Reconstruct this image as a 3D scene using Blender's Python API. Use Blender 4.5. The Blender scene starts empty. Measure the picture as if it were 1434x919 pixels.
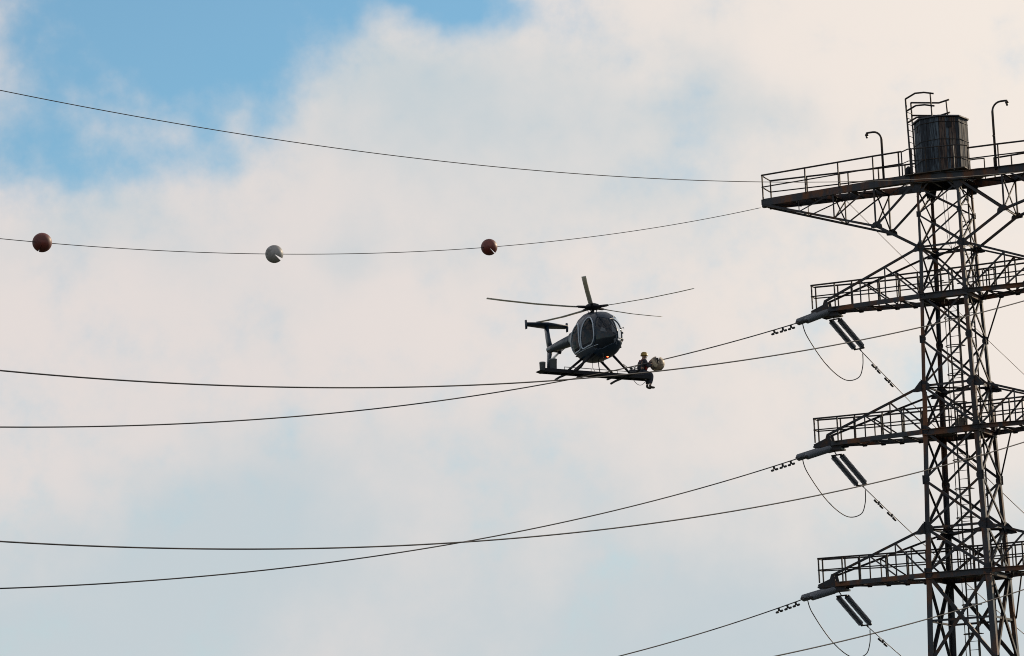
import bpy, bmesh, math, random
from mathutils import Vector, Matrix, Quaternion
R = math.radians
random.seed(7)
S = bpy.context.scene
C = S.collection

# ------------------------------------------------------------------ camera
CAM_Z = 1.7
PITCH, ROLL, FPX = 10.32, 2.18, 4500.0
cd = bpy.data.cameras.new("camera")
cam = bpy.data.objects.new("camera", cd)
C.objects.link(cam)
cd.sensor_fit = 'HORIZONTAL'
cd.sensor_width = 36.0
cd.lens = FPX * 36.0 / 1434.0
cd.clip_start = 0.5
cd.clip_end = 20000
cam.matrix_world = (Matrix.Translation((0, 0, CAM_Z)) @ Matrix.Rotation(R(90 + PITCH), 4, 'X')
                    @ Matrix.Rotation(R(-ROLL), 4, 'Z'))
S.camera = cam
S.cycles.pixel_filter_type = 'BLACKMAN_HARRIS'
S.cycles.filter_width = 1.0

# ------------------------------------------------------------------ sun and sky
SUN_AZ, SUN_EL = 49.0, 23.0          # azimuth from +Y (the viewing direction) towards +X
sd = Vector((math.sin(R(SUN_AZ)) * math.cos(R(SUN_EL)), math.cos(R(SUN_AZ)) * math.cos(R(SUN_EL)), math.sin(R(SUN_EL))))
sl = bpy.data.lights.new("sun", 'SUN')
sl.energy = 3.8
sl.angle = R(0.6)
sl.color = (1.0, 0.80, 0.58)
sun = bpy.data.objects.new("sun", sl)
C.objects.link(sun)
sun.rotation_euler = (-sd).to_track_quat('-Z', 'Y').to_euler()
sun.location = sd * 200

W = bpy.data.worlds.new("World")
S.world = W
W.use_nodes = True
wt = W.node_tree
wt.nodes.clear()


class NT:
    """tiny helper for building node trees"""
    def __init__(self, tree): self.t = tree
    def n(self, kind, **kw):
        nd = self.t.nodes.new(kind)
        for k, v in kw.items(): setattr(nd, k, v)
        return nd
    def l(self, a, b): self.t.links.new(a, b)
    def put(self, sock, v):
        if hasattr(v, 'links') or isinstance(v, bpy.types.NodeSocket): self.l(v, sock)
        else: sock.default_value = v
    def m(self, op, a, b=None, c=None, clamp=False):
        nd = self.n('ShaderNodeMath', operation=op)
        nd.use_clamp = clamp
        self.put(nd.inputs[0], a)
        if b is not None: self.put(nd.inputs[1], b)
        if c is not None: self.put(nd.inputs[2], c)
        return nd.outputs[0]
    def mix(self, f, a, b):
        nd = self.n('ShaderNodeMix', data_type='RGBA')
        self.put(nd.inputs[0], f)
        self.put(nd.inputs[6], a); self.put(nd.inputs[7], b)
        return nd.outputs[2]
    def noise(self, vec, scale, detail=4, rough=0.5, dist=0.0):
        nd = self.n('ShaderNodeTexNoise')
        self.l(vec, nd.inputs['Vector'])
        nd.inputs['Scale'].default_value = scale
        nd.inputs['Detail'].default_value = detail
        nd.inputs['Roughness'].default_value = rough
        nd.inputs['Distortion'].default_value = dist
        return nd.outputs['Fac']
    def step(self, x, lo, hi, a=0.0, b=1.0):
        nd = self.n('ShaderNodeMapRange', interpolation_type='SMOOTHSTEP')
        self.put(nd.inputs[0], x)
        nd.inputs[1].default_value, nd.inputs[2].default_value = lo, hi
        nd.inputs[3].default_value, nd.inputs[4].default_value = a, b
        return nd.outputs[0]


g = NT(wt)
SKY_STRENGTH = 0.13
K = 1.0 / SKY_STRENGTH
geo = g.n('ShaderNodeTexCoord')
sep = g.n('ShaderNodeSeparateXYZ')
g.l(geo.outputs['Generated'], sep.inputs[0])
dx, dy, dz = sep.outputs
az = g.m('MULTIPLY', g.m('ARCTAN2', dx, dy), 57.29578)
el = g.m('MULTIPLY', g.m('ARCSINE', dz), 57.29578)
dirv = geo.outputs['Generated']
nA = g.noise(dirv, 9.0, 7, 0.55)
nB = g.noise(dirv, 26.0, 6, 0.55)
nC = g.noise(dirv, 62.0, 5, 0.6)
wv = g.n('ShaderNodeTexNoise')
g.l(dirv, wv.inputs['Vector'])
wv.inputs['Scale'].default_value = 20.0
wv.inputs['Detail'].default_value = 4.0
ws = g.n('ShaderNodeSeparateXYZ')
g.l(wv.outputs['Color'], ws.inputs[0])
azw = g.m('ADD', az, g.m('MULTIPLY', g.m('SUBTRACT', ws.outputs[0], 0.5), 4.2))
elw = g.m('ADD', el, g.m('MULTIPLY', g.m('SUBTRACT', ws.outputs[1], 0.5), 3.0))


def blob(a0, e0, ra, re, amp, tilt=0.0):
    """soft patch of sky round azimuth a0, elevation e0 (degrees)"""
    a = g.m('SUBTRACT', azw, a0)
    e = g.m('SUBTRACT', elw, e0)
    ct, st = math.cos(R(tilt)), math.sin(R(tilt))
    u = g.m('DIVIDE', g.m('ADD', g.m('MULTIPLY', a, ct), g.m('MULTIPLY', e, st)), ra)
    v = g.m('DIVIDE', g.m('SUBTRACT', g.m('MULTIPLY', e, ct), g.m('MULTIPLY', a, st)), re)
    q = g.m('ADD', g.m('MULTIPLY', u, u), g.m('MULTIPLY', v, v))
    return g.m('MULTIPLY', g.m('EXPONENT', g.m('MULTIPLY', q, -1.0)), amp)


def total(items):
    s = items[0]
    for x in items[1:]: s = g.m('ADD', s, x)
    return s


# gaps of blue between the clouds
blue = total([
    blob(-5.6, 15.5, 2.2, 1.05, 1.15),
    blob(-8.4, 13.9, 1.7, 0.75, 1.0, -6),
    blob(-7.4, 15.9, 2.6, 1.2, 0.55),
    blob(-5.0, 14.2, 1.2, 0.9, 0.85, -30),
    blob(-6.3, 13.5, 1.3, 0.6, 0.50),
    blob(-1.3, 16.4, 2.6, 0.62, 1.2),
    blob(-3.5, 16.6, 2.0, 0.6, 0.5),
    blob(-9.5, 17.8, 4.0, 1.2, 0.8),
    blob(-7.2, 13.0, 1.0, 0.5, 0.45),
    blob(-6.0, 16.2, 5.0, 1.5, 0.50),
    blob(-8.6, 14.9, 1.6, 1.0, 0.30),
])
outside = g.step(g.m('SQRT', g.m('ADD', g.m('MULTIPLY', az, az), g.m('POWER', g.m('SUBTRACT', el, 10.3), 2.0))), 13.0, 24.0)
gaps = g.m('MULTIPLY', outside, g.step(nA, 0.43, 0.57, 0.0, 0.95))
bl = g.m('ADD', g.m('ADD', blue, gaps), g.m('MULTIPLY', g.m('SUBTRACT', nB, 0.5), 1.25))
bl = g.m('ADD', bl, g.m('MULTIPLY', g.m('SUBTRACT', nA, 0.5), 0.6))
bl = g.m('ADD', bl, g.m('MULTIPLY', g.m('SUBTRACT', nC, 0.5), 1.1))
bl = g.step(bl, 0.0, 1.42)
# thinner, cooler stretches of cloud
cool = total([
    blob(-4.6, 7.4, 2.3, 1.7, 0.62),
    blob(-6.8, 6.1, 2.2, 1.0, 0.45),
    blob(-8.6, 4.6, 3.0, 1.0, 0.5),
    blob(3.6, 4.9, 5.5, 1.9, 0.42),
    blob(-2.8, 11.6, 1.0, 0.8, 0.42),
    blob(-0.5, 11.5, 1.2, 0.7, 0.16),
    blob(4.6, 14.1, 1.9, 0.7, 0.36),
    blob(0.0, 14.4, 4.0, 1.9, 0.62),
    blob(-3.2, 14.2, 3.0, 1.6, 0.46),
    blob(2.6, 12.3, 3.2, 1.2, 0.30),
    blob(-4.0, 11.3, 4.5, 1.0, 0.18),
    blob(2.0, 8.6, 4.0, 1.6, 0.16),
    blob(-7.8, 12.2, 2.4, 0.8, 0.40),
    blob(0.0, 7.6, 2.2, 1.2, 0.22),
    g.step(el, 9.8, 3.6, 0.0, 0.58),
])
cool = g.m('ADD', cool, g.m('MULTIPLY', g.m('SUBTRACT', nA, 0.5), 0.7))
cool = g.m('ADD', cool, g.m('MULTIPLY', g.m('SUBTRACT', nB, 0.5), 0.6))
cool = g.m('ADD', cool, g.m('MULTIPLY', g.m('SUBTRACT', nC, 0.5), 0.35))
cool = g.step(cool, 0.0, 1.0)
# clouds grow warmer towards the low sun
dot = g.n('ShaderNodeVectorMath', operation='DOT_PRODUCT')
g.l(dirv, dot.inputs[0])
dot.inputs[1].default_value = sd
warm = g.step(dot.outputs['Value'], 0.58, 0.90)
cl = g.mix(warm, (0.775 * K, 0.712 * K, 0.688 * K, 1), (0.95 * K, 0.86 * K, 0.77 * K, 1))
cl = g.mix(g.m('MULTIPLY', cool, 0.95), cl, (0.545 * K, 0.620 * K, 0.660 * K, 1))
sky = g.n('ShaderNodeTexSky', sky_type='NISHITA')
sky.sun_disc = False
sky.sun_elevation = R(SUN_EL)
sky.sun_rotation = R(SUN_AZ)
sky.air_density, sky.dust_density, sky.ozone_density = 1.0, 0.3, 2.0
tint = g.n('ShaderNodeMix', data_type='RGBA', blend_type='MULTIPLY')
tint.inputs[0].default_value = 1.0
g.l(sky.outputs[0], tint.inputs[6])
tint.inputs[7].default_value = (0.62, 0.90, 0.90, 1)
final = g.mix(g.m('MULTIPLY', bl, 0.95), cl, tint.outputs[2])
bg = g.n('ShaderNodeBackground')
bg.inputs['Strength'].default_value = SKY_STRENGTH
g.l(final, bg.inputs['Color'])
wo = g.n('ShaderNodeOutputWorld')
g.l(bg.outputs[0], wo.inputs['Surface'])

S.view_settings.view_transform = 'Standard'
S.view_settings.look = 'None'
S.view_settings.exposure = 0.0
S.view_settings.gamma = 1.0
S.view_settings.use_curve_mapping = False


# ------------------------------------------------------------------ materials
def mat(name, col, rough=0.6, metal=0.0, col2=None, scale=6.0, lo=0.42, hi=0.62, stretch=(1, 1, 1), bump=0.0, coat=0.0,
        spec=0.5, col3=None, world=True):
    m = bpy.data.materials.new(name)
    m.use_nodes = True
    t = NT(m.node_tree)
    b = m.node_tree.nodes['Principled BSDF']
    b.inputs['Base Color'].default_value = (*col, 1)
    b.inputs['Roughness'].default_value = rough
    b.inputs['Metallic'].default_value = metal
    b.inputs['Coat Weight'].default_value = coat
    b.inputs['Specular IOR Level'].default_value = spec
    if col2:
        if world: src = t.n('ShaderNodeNewGeometry').outputs['Position']
        else: src = t.n('ShaderNodeTexCoord').outputs['Object']
        mp = t.n('ShaderNodeMapping')
        mp.inputs['Scale'].default_value = stretch
        t.l(src, mp.inputs['Vector'])
        f = t.noise(mp.outputs[0], scale, 6, 0.6, 0.3)
        c = t.mix(t.step(f, lo, hi), (*col, 1), (*col2, 1))
        if col3:
            f3 = t.noise(mp.outputs[0], scale * 0.37 + 0.6, 5, 0.6)
            c = t.mix(t.step(f3, 0.5, 0.68), c, (*col3, 1))
        t.l(c, b.inputs['Base Color'])
        t.l(t.step(f, 0.3, 0.7, max(rough - 0.12, 0.05), min(rough + 0.15, 1)), b.inputs['Roughness'])
        if bump:
            bp = t.n('ShaderNodeBump')
            bp.inputs['Strength'].default_value = bump
            bp.inputs['Distance'].default_value = 0.01
            t.l(f, bp.inputs['Height'])
            t.l(bp.outputs[0], b.inputs['Normal'])
    return m


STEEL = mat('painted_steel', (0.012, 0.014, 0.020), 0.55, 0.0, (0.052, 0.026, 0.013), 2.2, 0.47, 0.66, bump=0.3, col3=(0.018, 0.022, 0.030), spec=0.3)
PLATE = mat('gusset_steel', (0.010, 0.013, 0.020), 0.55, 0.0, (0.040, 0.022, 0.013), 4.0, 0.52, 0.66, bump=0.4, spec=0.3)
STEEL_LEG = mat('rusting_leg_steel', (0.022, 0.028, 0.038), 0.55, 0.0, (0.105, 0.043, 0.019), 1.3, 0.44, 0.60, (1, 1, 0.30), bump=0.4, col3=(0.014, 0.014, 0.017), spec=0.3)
RAIL = mat('rail_steel', (0.011, 0.012, 0.016), 0.55, 0.0, (0.030, 0.019, 0.013), 5.0, spec=0.3)
DECK = mat('deck_steel', (0.030, 0.029, 0.028), 0.7, 0.0, (0.055, 0.038, 0.027), 2.0, bump=0.3)
WIRE = mat('conductor', (0.022, 0.022, 0.026), 0.5, 0.3)
FITTING = mat('fittings', (0.025, 0.026, 0.030), 0.5, 0.4)
PORCELAIN = mat('insulator_porcelain', (0.058, 0.074, 0.095), 0.4, 0.0, (0.080, 0.095, 0.115), 20.0, coat=0.2)
RED = mat('faded_red', (0.120, 0.018, 0.013), 0.5, 0.0, (0.075, 0.014, 0.011), 4.0, bump=0.15)
WHITE = mat('weathered_white', (0.24, 0.24, 0.245), 0.55, 0.0, (0.15, 0.15, 0.15), 4.0, bump=0.1)
BALLDARK = mat('slot_shade', (0.03, 0.03, 0.03), 0.7)  # painted shade for the open slot of the lineman's ball
CREAM = mat('dirty_cream', (0.48, 0.40, 0.29), 0.6, 0.0, (0.09, 0.075, 0.065), 7.0, 0.46, 0.58, bump=0.2, col3=(0.20, 0.15, 0.11))
PAINT = mat('navy_paint', (0.008, 0.021, 0.042), 0.36, 0.0, (0.010, 0.026, 0.049), 3.0, coat=0.0, spec=0.34, world=False)
FRAMEPAINT = mat('door_frame_paint', (0.36, 0.43, 0.51), 0.45)
BLACK = mat('matt_black', (0.008, 0.010, 0.015), 0.6, spec=0.2)
GREY = mat('grey_metal', (0.09, 0.10, 0.11), 0.5, 0.3)
PAIL = mat('grey_pail', (0.15, 0.17, 0.19), 0.5)
BLADE = mat('blade_grey', (0.80, 0.80, 0.79), 0.5, 0.0, (0.72, 0.72, 0.71), 2.0, world=False)
PAD = mat('seat_fabric', (0.05, 0.05, 0.055), 0.9)
TANKWOOD = [mat('weathered_board', (0.055, 0.078, 0.105), 0.75, 0.0, (0.011, 0.015, 0.023), 6.0, 0.44, 0.56, (4, 4, 0.30), bump=0.5, col3=(0.095, 0.125, 0.155), spec=0.3),
            mat('rusty_board', (0.095, 0.062, 0.050), 0.8, 0.0, (0.022, 0.019, 0.022), 6.0, 0.44, 0.58, (4, 4, 0.30), bump=0.5, col3=(0.13, 0.115, 0.105), spec=0.3),
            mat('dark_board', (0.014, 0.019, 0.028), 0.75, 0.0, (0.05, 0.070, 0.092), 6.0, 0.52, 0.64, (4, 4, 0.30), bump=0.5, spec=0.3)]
ROOFM = mat('tank_roof', (0.030, 0.034, 0.048), 0.6, 0.0, (0.05, 0.05, 0.06), 4.0)
HELMET = mat('helmet_yellow', (0.26, 0.165, 0.025), 0.45)
JACKET = mat('jacket_navy', (0.020, 0.022, 0.036), 0.85, 0.0, (0.03, 0.028, 0.04), 12.0, world=False)
VEST = mat('vest_red', (0.34, 0.03, 0.03), 0.7)
TROUSER = mat('trouser_navy', (0.020, 0.026, 0.045), 0.85, 0.0, (0.03, 0.035, 0.055), 12.0, world=False)
SKIN = mat('skin', (0.32, 0.19, 0.13), 0.55)
BOOT = mat('boot_leather', (0.025, 0.020, 0.018), 0.5)
ROPE = mat('strap', (0.03, 0.03, 0.035), 0.8)
GROUNDM = mat('grassland', (0.045, 0.052, 0.028), 0.95, 0.0, (0.060, 0.055, 0.038), 0.12, 0.4, 0.62, bump=0.5, col3=(0.035, 0.045, 0.024))
CONCRETE = mat('concrete', (0.26, 0.25, 0.23), 0.85, 0.0, (0.2, 0.19, 0.18), 2.0, bump=0.3)


def glassmat(name, tint, thr, rough=0.04):
    m = bpy.data.materials.new(name)
    m.use_nodes = True
    t = NT(m.node_tree)
    nodes = m.node_tree.nodes
    b = nodes['Principled BSDF']
    b.inputs['Base Color'].default_value = (0.008, 0.014, 0.022, 1)
    b.inputs['Specular IOR Level'].default_value = 0.35
    b.inputs['Roughness'].default_value = rough
    tr = t.n('ShaderNodeBsdfTransparent')
    tr.inputs[0].default_value = (*tint, 1)
    mx = t.n('ShaderNodeMixShader')
    mx.inputs[0].default_value = thr
    t.l(b.outputs[0], mx.inputs[1]); t.l(tr.outputs[0], mx.inputs[2])
    t.l(mx.outputs[0], nodes['Material Output'].inputs['Surface'])
    return m


GLASS = glassmat('tinted_glass', (0.80, 0.86, 0.92), 0.72)
DARKGLASS = glassmat('dark_glass', (0.5, 0.6, 0.7), 0.07, 0.12)  # nearly opaque, the dark of the cabin is put into the glass colour
CLEAR = glassmat('clear_glass', (0.95, 0.97, 0.98), 0.88)
LAMPRED = bpy.data.materials.new('beacon_red')
LAMPRED.use_nodes = True
_b = LAMPRED.node_tree.nodes['Principled BSDF']
_b.inputs['Base Color'].default_value = (0.6, 0.02, 0.01, 1)
_b.inputs['Emission Color'].default_value = (1.0, 0.07, 0.02, 1)
_b.inputs['Emission Strength'].default_value = 20.0
LAMPGLASS = mat('lamp_glass', (0.05, 0.05, 0.05), 0.3)


# ------------------------------------------------------------------ mesh helpers
class MB:
    def __init__(self): self.v, self.f, self.sm = [], [], []
    def add(self, vs, fs, smooth=False):
        o = len(self.v)
        self.v += [tuple(x) for x in vs]
        self.f += [tuple(i + o for i in f) for f in fs]
        self.sm += [smooth] * len(fs)
        return self
    def _frame(self, p, q, up):
        d = (q - p).normalized()
        up = Vector(up)
        if abs(d.dot(up.normalized())) > 0.98: up = Vector((1, 0, 0)) if abs(d.x) < 0.9 else Vector((0, 1, 0))
        s = d.cross(up).normalized()
        return d, s, s.cross(d).normalized()
    def prof(self, p, q, pts, up=(0, 0, 1)):
        p, q = Vector(p), Vector(q)
        d, s, u = self._frame(p, q, up)
        n = len(pts)
        vs = [e + s * a + u * b for e in (p, q) for a, b in pts]
        fs = [(i, (i + 1) % n, n + (i + 1) % n, n + i) for i in range(n)] + [tuple(range(n))[::-1], tuple(range(n, 2 * n))]
        return self.add(vs, fs)
    def bar(self, p, q, w, h=None, up=(0, 0, 1)):
        h = h or w
        a, b = w / 2, h / 2
        return self.prof(p, q, [(-a, -b), (a, -b), (a, b), (-a, b)], up)
    def angle(self, p, q, w, up, t=None, flip=1):
        """L section: one flange square to `up`, the other along -up"""
        t = t or w * 0.16
        f = flip
        pts = [(-w / 2 * f, 0), (w / 2 * f, 0), (w / 2 * f, -t), ((-w / 2 + t) * f, -t), ((-w / 2 + t) * f, -w), (-w / 2 * f, -w)]
        if f < 0: pts = pts[::-1]
        return self.prof(p, q, pts, up)
    def channel(self, p, q, w, h, t=0.02, up=(0, 0, 1)):
        a, b = w / 2, h / 2
        pts = [(-a, -b), (a, -b), (a, -b + t), (-a + t, -b + t), (-a + t, b - t), (a, b - t), (a, b), (-a, b)]
        return self.prof(p, q, pts, up)
    def tube(self, pts, r, n=8, closed=False):
        pts = [Vector(p) for p in pts]
        m = len(pts)
        rs = r if isinstance(r, (list, tuple)) else [r] * m
        ref = None
        rings = []
        for i, p in enumerate(pts):
            if closed: d = pts[(i + 1) % m] - pts[i - 1]
            else: d = pts[min(i + 1, m - 1)] - pts[max(i - 1, 0)]
            d.normalize()
            if ref is None:
                ref = Vector((0, 0, 1)) if abs(d.z) < 0.9 else Vector((1, 0, 0))
            s = d.cross(ref)
            if s.length < 1e-4: s = d.orthogonal()
            s.normalize()
            u = s.cross(d).normalized()
            ref = u
            rings.append([p + (s * math.cos(k * math.tau / n) + u * math.sin(k * math.tau / n)) * rs[i] for k in range(n)])
        vs = [x for rg in rings for x in rg]
        fs = []
        for i in range(m if closed else m - 1):
            j = (i + 1) % m
            for k in range(n):
                k2 = (k + 1) % n
                fs.append((i * n + k, i * n + k2, j * n + k2, j * n + k))
        self.add(vs, fs, True)
        if not closed:
            o = len(self.v) - len(vs)
            self.f += [tuple(o + k for k in range(n))[::-1], tuple(o + (m - 1) * n + k for k in range(n))]
            self.sm += [False, False]
        return self
    def box(self, lo, hi):
        (a, b, c), (d, e, f) = lo, hi
        vs = [(a, b, c), (d, b, c), (d, e, c), (a, e, c), (a, b, f), (d, b, f), (d, e, f), (a, e, f)]
        return self.add(vs, [(0, 3, 2, 1), (4, 5, 6, 7), (0, 1, 5, 4), (1, 2, 6, 5), (2, 3, 7, 6), (3, 0, 4, 7)])
    def plate(self, poly, nrm, t):
        nrm = Vector(nrm).normalized() * t / 2
        n = len(poly)
        vs = [Vector(p) - nrm for p in poly] + [Vector(p) + nrm for p in poly]
        fs = [tuple(range(n))[::-1], tuple(range(n, 2 * n))] + [(i, (i + 1) % n, n + (i + 1) % n, n + i) for i in range(n)]
        return self.add(vs, fs)
    def lathe(self, prof, n=24, axis='Z', at=(0, 0, 0)):
        vs, fs = [], []
        m = len(prof)
        for r, z in prof:
            for k in range(n):
                a = k * math.tau / n
                c = (r * math.cos(a), r * math.sin(a), z)
                if axis == 'X': c = (z, c[0], c[1])
                if axis == 'Y': c = (c[1], z, c[0])
                vs.append(Vector(c) + Vector(at))
        for i in range(m - 1):
            for k in range(n):
                k2 = (k + 1) % n
                fs.append((i * n + k, i * n + k2, (i + 1) * n + k2, (i + 1) * n + k))
        fs += [tuple(range(n))[::-1], tuple((m - 1) * n + k for k in range(n))]
        return self.add(vs, fs, True)
    def mesh(self, name, m):
        me = bpy.data.meshes.new(name)
        me.from_pydata(self.v, [], self.f)
        me.polygons.foreach_set('use_smooth', self.sm)
        if m: me.materials.append(m)
        me.update()
        return me
    def build(self, name, m, parent=None, label=None):
        o = bpy.data.objects.new(name, self.mesh(name, m))
        C.objects.link(o)
        o.parent = parent
        if label: o['label'] = label
        return o


def fix_normals(o):
    bm = bmesh.new()
    bm.from_mesh(o.data)
    bmesh.ops.recalc_face_normals(bm, faces=bm.faces)
    bm.to_mesh(o.data)
    bm.free()
    return o


def tag(o, label, cat, group=None, kind=None):
    o['label'] = label
    o['category'] = cat
    if group: o['group'] = group
    if kind: o['kind'] = kind
    return o


def empty(name, loc=(0, 0, 0), rot=(0, 0, 0), parent=None):
    o = bpy.data.objects.new(name, None)
    C.objects.link(o)
    o.location = loc
    o.rotation_euler = rot
    o.empty_display_size = 0.2
    o.parent = parent
    return o


def copy_tree(o, parent=None):
    c = o.copy()
    C.objects.link(c)
    c.parent = parent
    for ch in list(o.children): copy_tree(ch, c)
    return c


# ------------------------------------------------------------------ ground
gm = MB()
NG = 60
vs, fs = [], []
for i in range(NG + 1):
    for j in range(NG + 1):
        x = ((i / NG) * 2 - 1); y = ((j / NG) * 2 - 1)
        x, y = math.copysign(abs(x) ** 3, x) * 9000, math.copysign(abs(y) ** 3, y) * 9000
        d = math.hypot(x, y)
        h = -0.05 + (math.sin(x * 0.013) * math.cos(y * 0.011)) * 0.8 * min(1, max(0, (d - 160) / 200))
        vs.append((x, y, h))
for i in range(NG):
    for j in range(NG):
        a = i * (NG + 1) + j
        fs.append((a, a + NG + 1, a + NG + 2, a + 1))
ground = gm.add(vs, fs, True).build('ground', GROUNDM)
ground['kind'] = 'structure'

# ------------------------------------------------------------------ transmission tower
PHI = 26.29
TX, TY = 17.14, 125.0 * math.cos(R(PITCH))
tower = empty('lattice_tower', (TX, TY, 0), (0, 0, R(-PHI)))
tag(tower, 'tall dark lattice steel power tower with three cross arms and a railed top deck', 'power tower')
TM = Matrix.Translation((TX, TY, 0)) @ Matrix.Rotation(R(-PHI), 4, 'Z')
tw = lambda u, v, z: TM @ Vector((u, v, z))


def hw(z):
    return 0.89 + 0.0301 * (26.61 - z) if z < 26.61 else 0.89 + 0.012 * (26.61 - z)


LT, M0, G1, ZA, MA, G2, ZB, MBZ, G3, ZC, MC, ZE = 29.0, 27.92, 26.61, 24.74, 22.96, 21.13, 19.41, 17.47, 15.61, 13.88, 12.05, 10.35
corner = lambda su, sv, z, k=0.0: Vector((su * (hw(z) + k), sv * (hw(z) + k), z))
CORNERS = ((-1, -1), (-1, 1), (1, -1), (1, 1))
# legs: angle sections that grow downwards, with splice plates
for su, sv in CORNERS:
    b = MB()
    for z0, z1, w in ((LT, G1 - 0.05, 0.10), (G1 - 0.05, G2 - 0.25, 0.145), (G2 - 0.25, G3 - 0.1, 0.185), (G3 - 0.1, 7.0, 0.215), (7.0, 0.0, 0.24)):
        p, q = corner(su, sv, z1), corner(su, sv, z0)
        t = w * 0.14
        # two flanges reaching inwards from the corner
        prof = [(0, 0), (w, 0), (w, t), (t, t), (t, w), (0, w)]
        vsx = [e + Vector((-su * a, -sv * c, 0)) for e in (p, q) for a, c in prof]
        n = 6
        b.add(vsx, [(i, (i + 1) % n, n + (i + 1) % n, n + i) for i in range(n)] + [tuple(range(n))[::-1], tuple(range(n, 2 * n))])
        # splice plates and bolt heads
        for k, (aa, cc) in enumerate(((w * 0.5, -0.006), (-0.006, w * 0.5))):
            o = q + Vector((-su * aa, -sv * cc, 0))
            e = Vector((w * 0.42, 0, 0)) if k == 0 else Vector((0, w * 0.42, 0))
            if z0 > 0 and z0 < LT:
                b.plate([o - e + Vector((0, 0, -.3)), o + e + Vector((0, 0, -.3)), o + e + Vector((0, 0, .3)), o - e + Vector((0, 0, .3))],
                        (0, 1, 0) if k == 0 else (1, 0, 0), 0.014)
                for hz in (-.22, -.08, .08, .22):
                    c0 = o + Vector((0, 0, hz))
                    nn = Vector((0, sv * 0.022, 0)) if k == 0 else Vector((su * 0.022, 0, 0))
                    b.tube([c0, c0 + nn], 0.018, 6)
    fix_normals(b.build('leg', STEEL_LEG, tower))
    f = MB().lathe([(0.55, -0.3), (0.5, 0.18), (0.42, 0.24)], 12, at=corner(su, sv, 0))
    f.build('footing', CONCRETE, tower)

FACES = (((-1, -1), (1, -1), (0, -1, 0)), ((-1, 1), (1, 1), (0, 1, 0)), ((-1, -1), (-1, 1), (-1, 0, 0)), ((1, -1), (1, 1), (1, 0, 0)))


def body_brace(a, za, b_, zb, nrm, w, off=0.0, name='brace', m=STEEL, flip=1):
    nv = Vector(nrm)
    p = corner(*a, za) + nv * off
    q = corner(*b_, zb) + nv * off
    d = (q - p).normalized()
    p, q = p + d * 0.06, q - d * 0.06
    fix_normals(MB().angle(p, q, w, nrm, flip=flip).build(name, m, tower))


segs = [(LT, M0, 0.062), (M0, G1, 0.066), (G1, ZA, 0.072), (ZA, MA, 0.078), (MA, G2, 0.082), (G2, ZB, 0.086), (ZB, MBZ, 0.092),
        (MBZ, G3, 0.096), (G3, ZC, 0.105), (ZC, ZE, 0.135), (ZE, 6.9, 0.135), (6.9, 3.4, 0.14), (3.4, 0.25, 0.14)]
for z1, z0, w in segs:
    for a, b_, nrm in FACES:
        side = 0.95 if nrm[0] else 1.0
        body_brace(a, z1, b_, z0, nrm, w * side, 0.004)
        body_brace(b_, z1, a, z0, nrm, w * side, -0.022, flip=-1)
for z, w in ((G1, .085), (G2, .09), (G3, .095), (MC, .085), (ZE, .1), (6.9, .1), (3.4, .1)):
    for a, b_, nrm in FACES:
        body_brace(a, z, b_, z, nrm, w, -0.045, 'horizontal_strut')
    # plan bracing
    if z > MC:
        p, q = corner(-1, -1, z - .03), corner(1, 1, z - .03)
        fix_normals(MB().angle(p, q, 0.06, (0, 0, 1)).build('brace', STEEL, tower))
        p, q = corner(-1, 1, z - .1), corner(1, -1, z - .1)
        fix_normals(MB().angle(p, q, 0.06, (0, 0, 1)).build('brace', STEEL, tower))
# gusset plates at every node
for z, r in ((M0, .14), (G1, .23), (ZA, .17), (MA, .19), (G2, .30), (ZB, .21), (MBZ, .22), (G3, .31), (ZC, .24), (ZE, .28), (6.9, .28), (3.4, .28)):
    for su, sv in CORNERS:
        c = corner(su, sv, z)
        for k in (0, 1):
            b = MB()
            off = Vector((0, sv * 0.012, 0)) if k == 0 else Vector((su * 0.012, 0, 0))
            e = Vector((1, 0, 0)) if k == 0 else Vector((0, 1, 0))
            inn = -su if k == 0 else -sv
            big = z in (G1, G2, G3)
            if k == 0 and big:
                poly = [(-r * 1.35 * inn, -r * .72), (-r * 1.25 * inn, -r * .50), (-r * .25 * inn, r * .62), (r * .55 * inn, r * .62), (r * 1.15 * inn, r * .02), (r * .9 * inn, -r * .45), (r * .5 * inn, -r * .62), (-r * .6 * inn, -r * .78)]
            else:
                poly = [(-r * .28 * inn, -r * .8), (r * .7 * inn, -r * .75), (r * 1.05 * inn, -r * .3), (r * 1.05 * inn, r * .3), (r * .7 * inn, r * .75), (-r * .28 * inn, r * .8)]
            b.plate([c + off + e * a + Vector((0, 0, h)) for a, h in poly], off, 0.014)
            for a, h in ((.12, .4), (.12, -.4), (.5, .3), (.5, -.3), (.8, 0)):
                c0 = c + off * 1.4 + e * (a * r * inn) + Vector((0, 0, h * r))
                b.tube([c0, c0 + off.normalized() * 0.02], 0.018, 6)
            fix_normals(b.build('gusset_plate', PLATE, tower))


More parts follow.
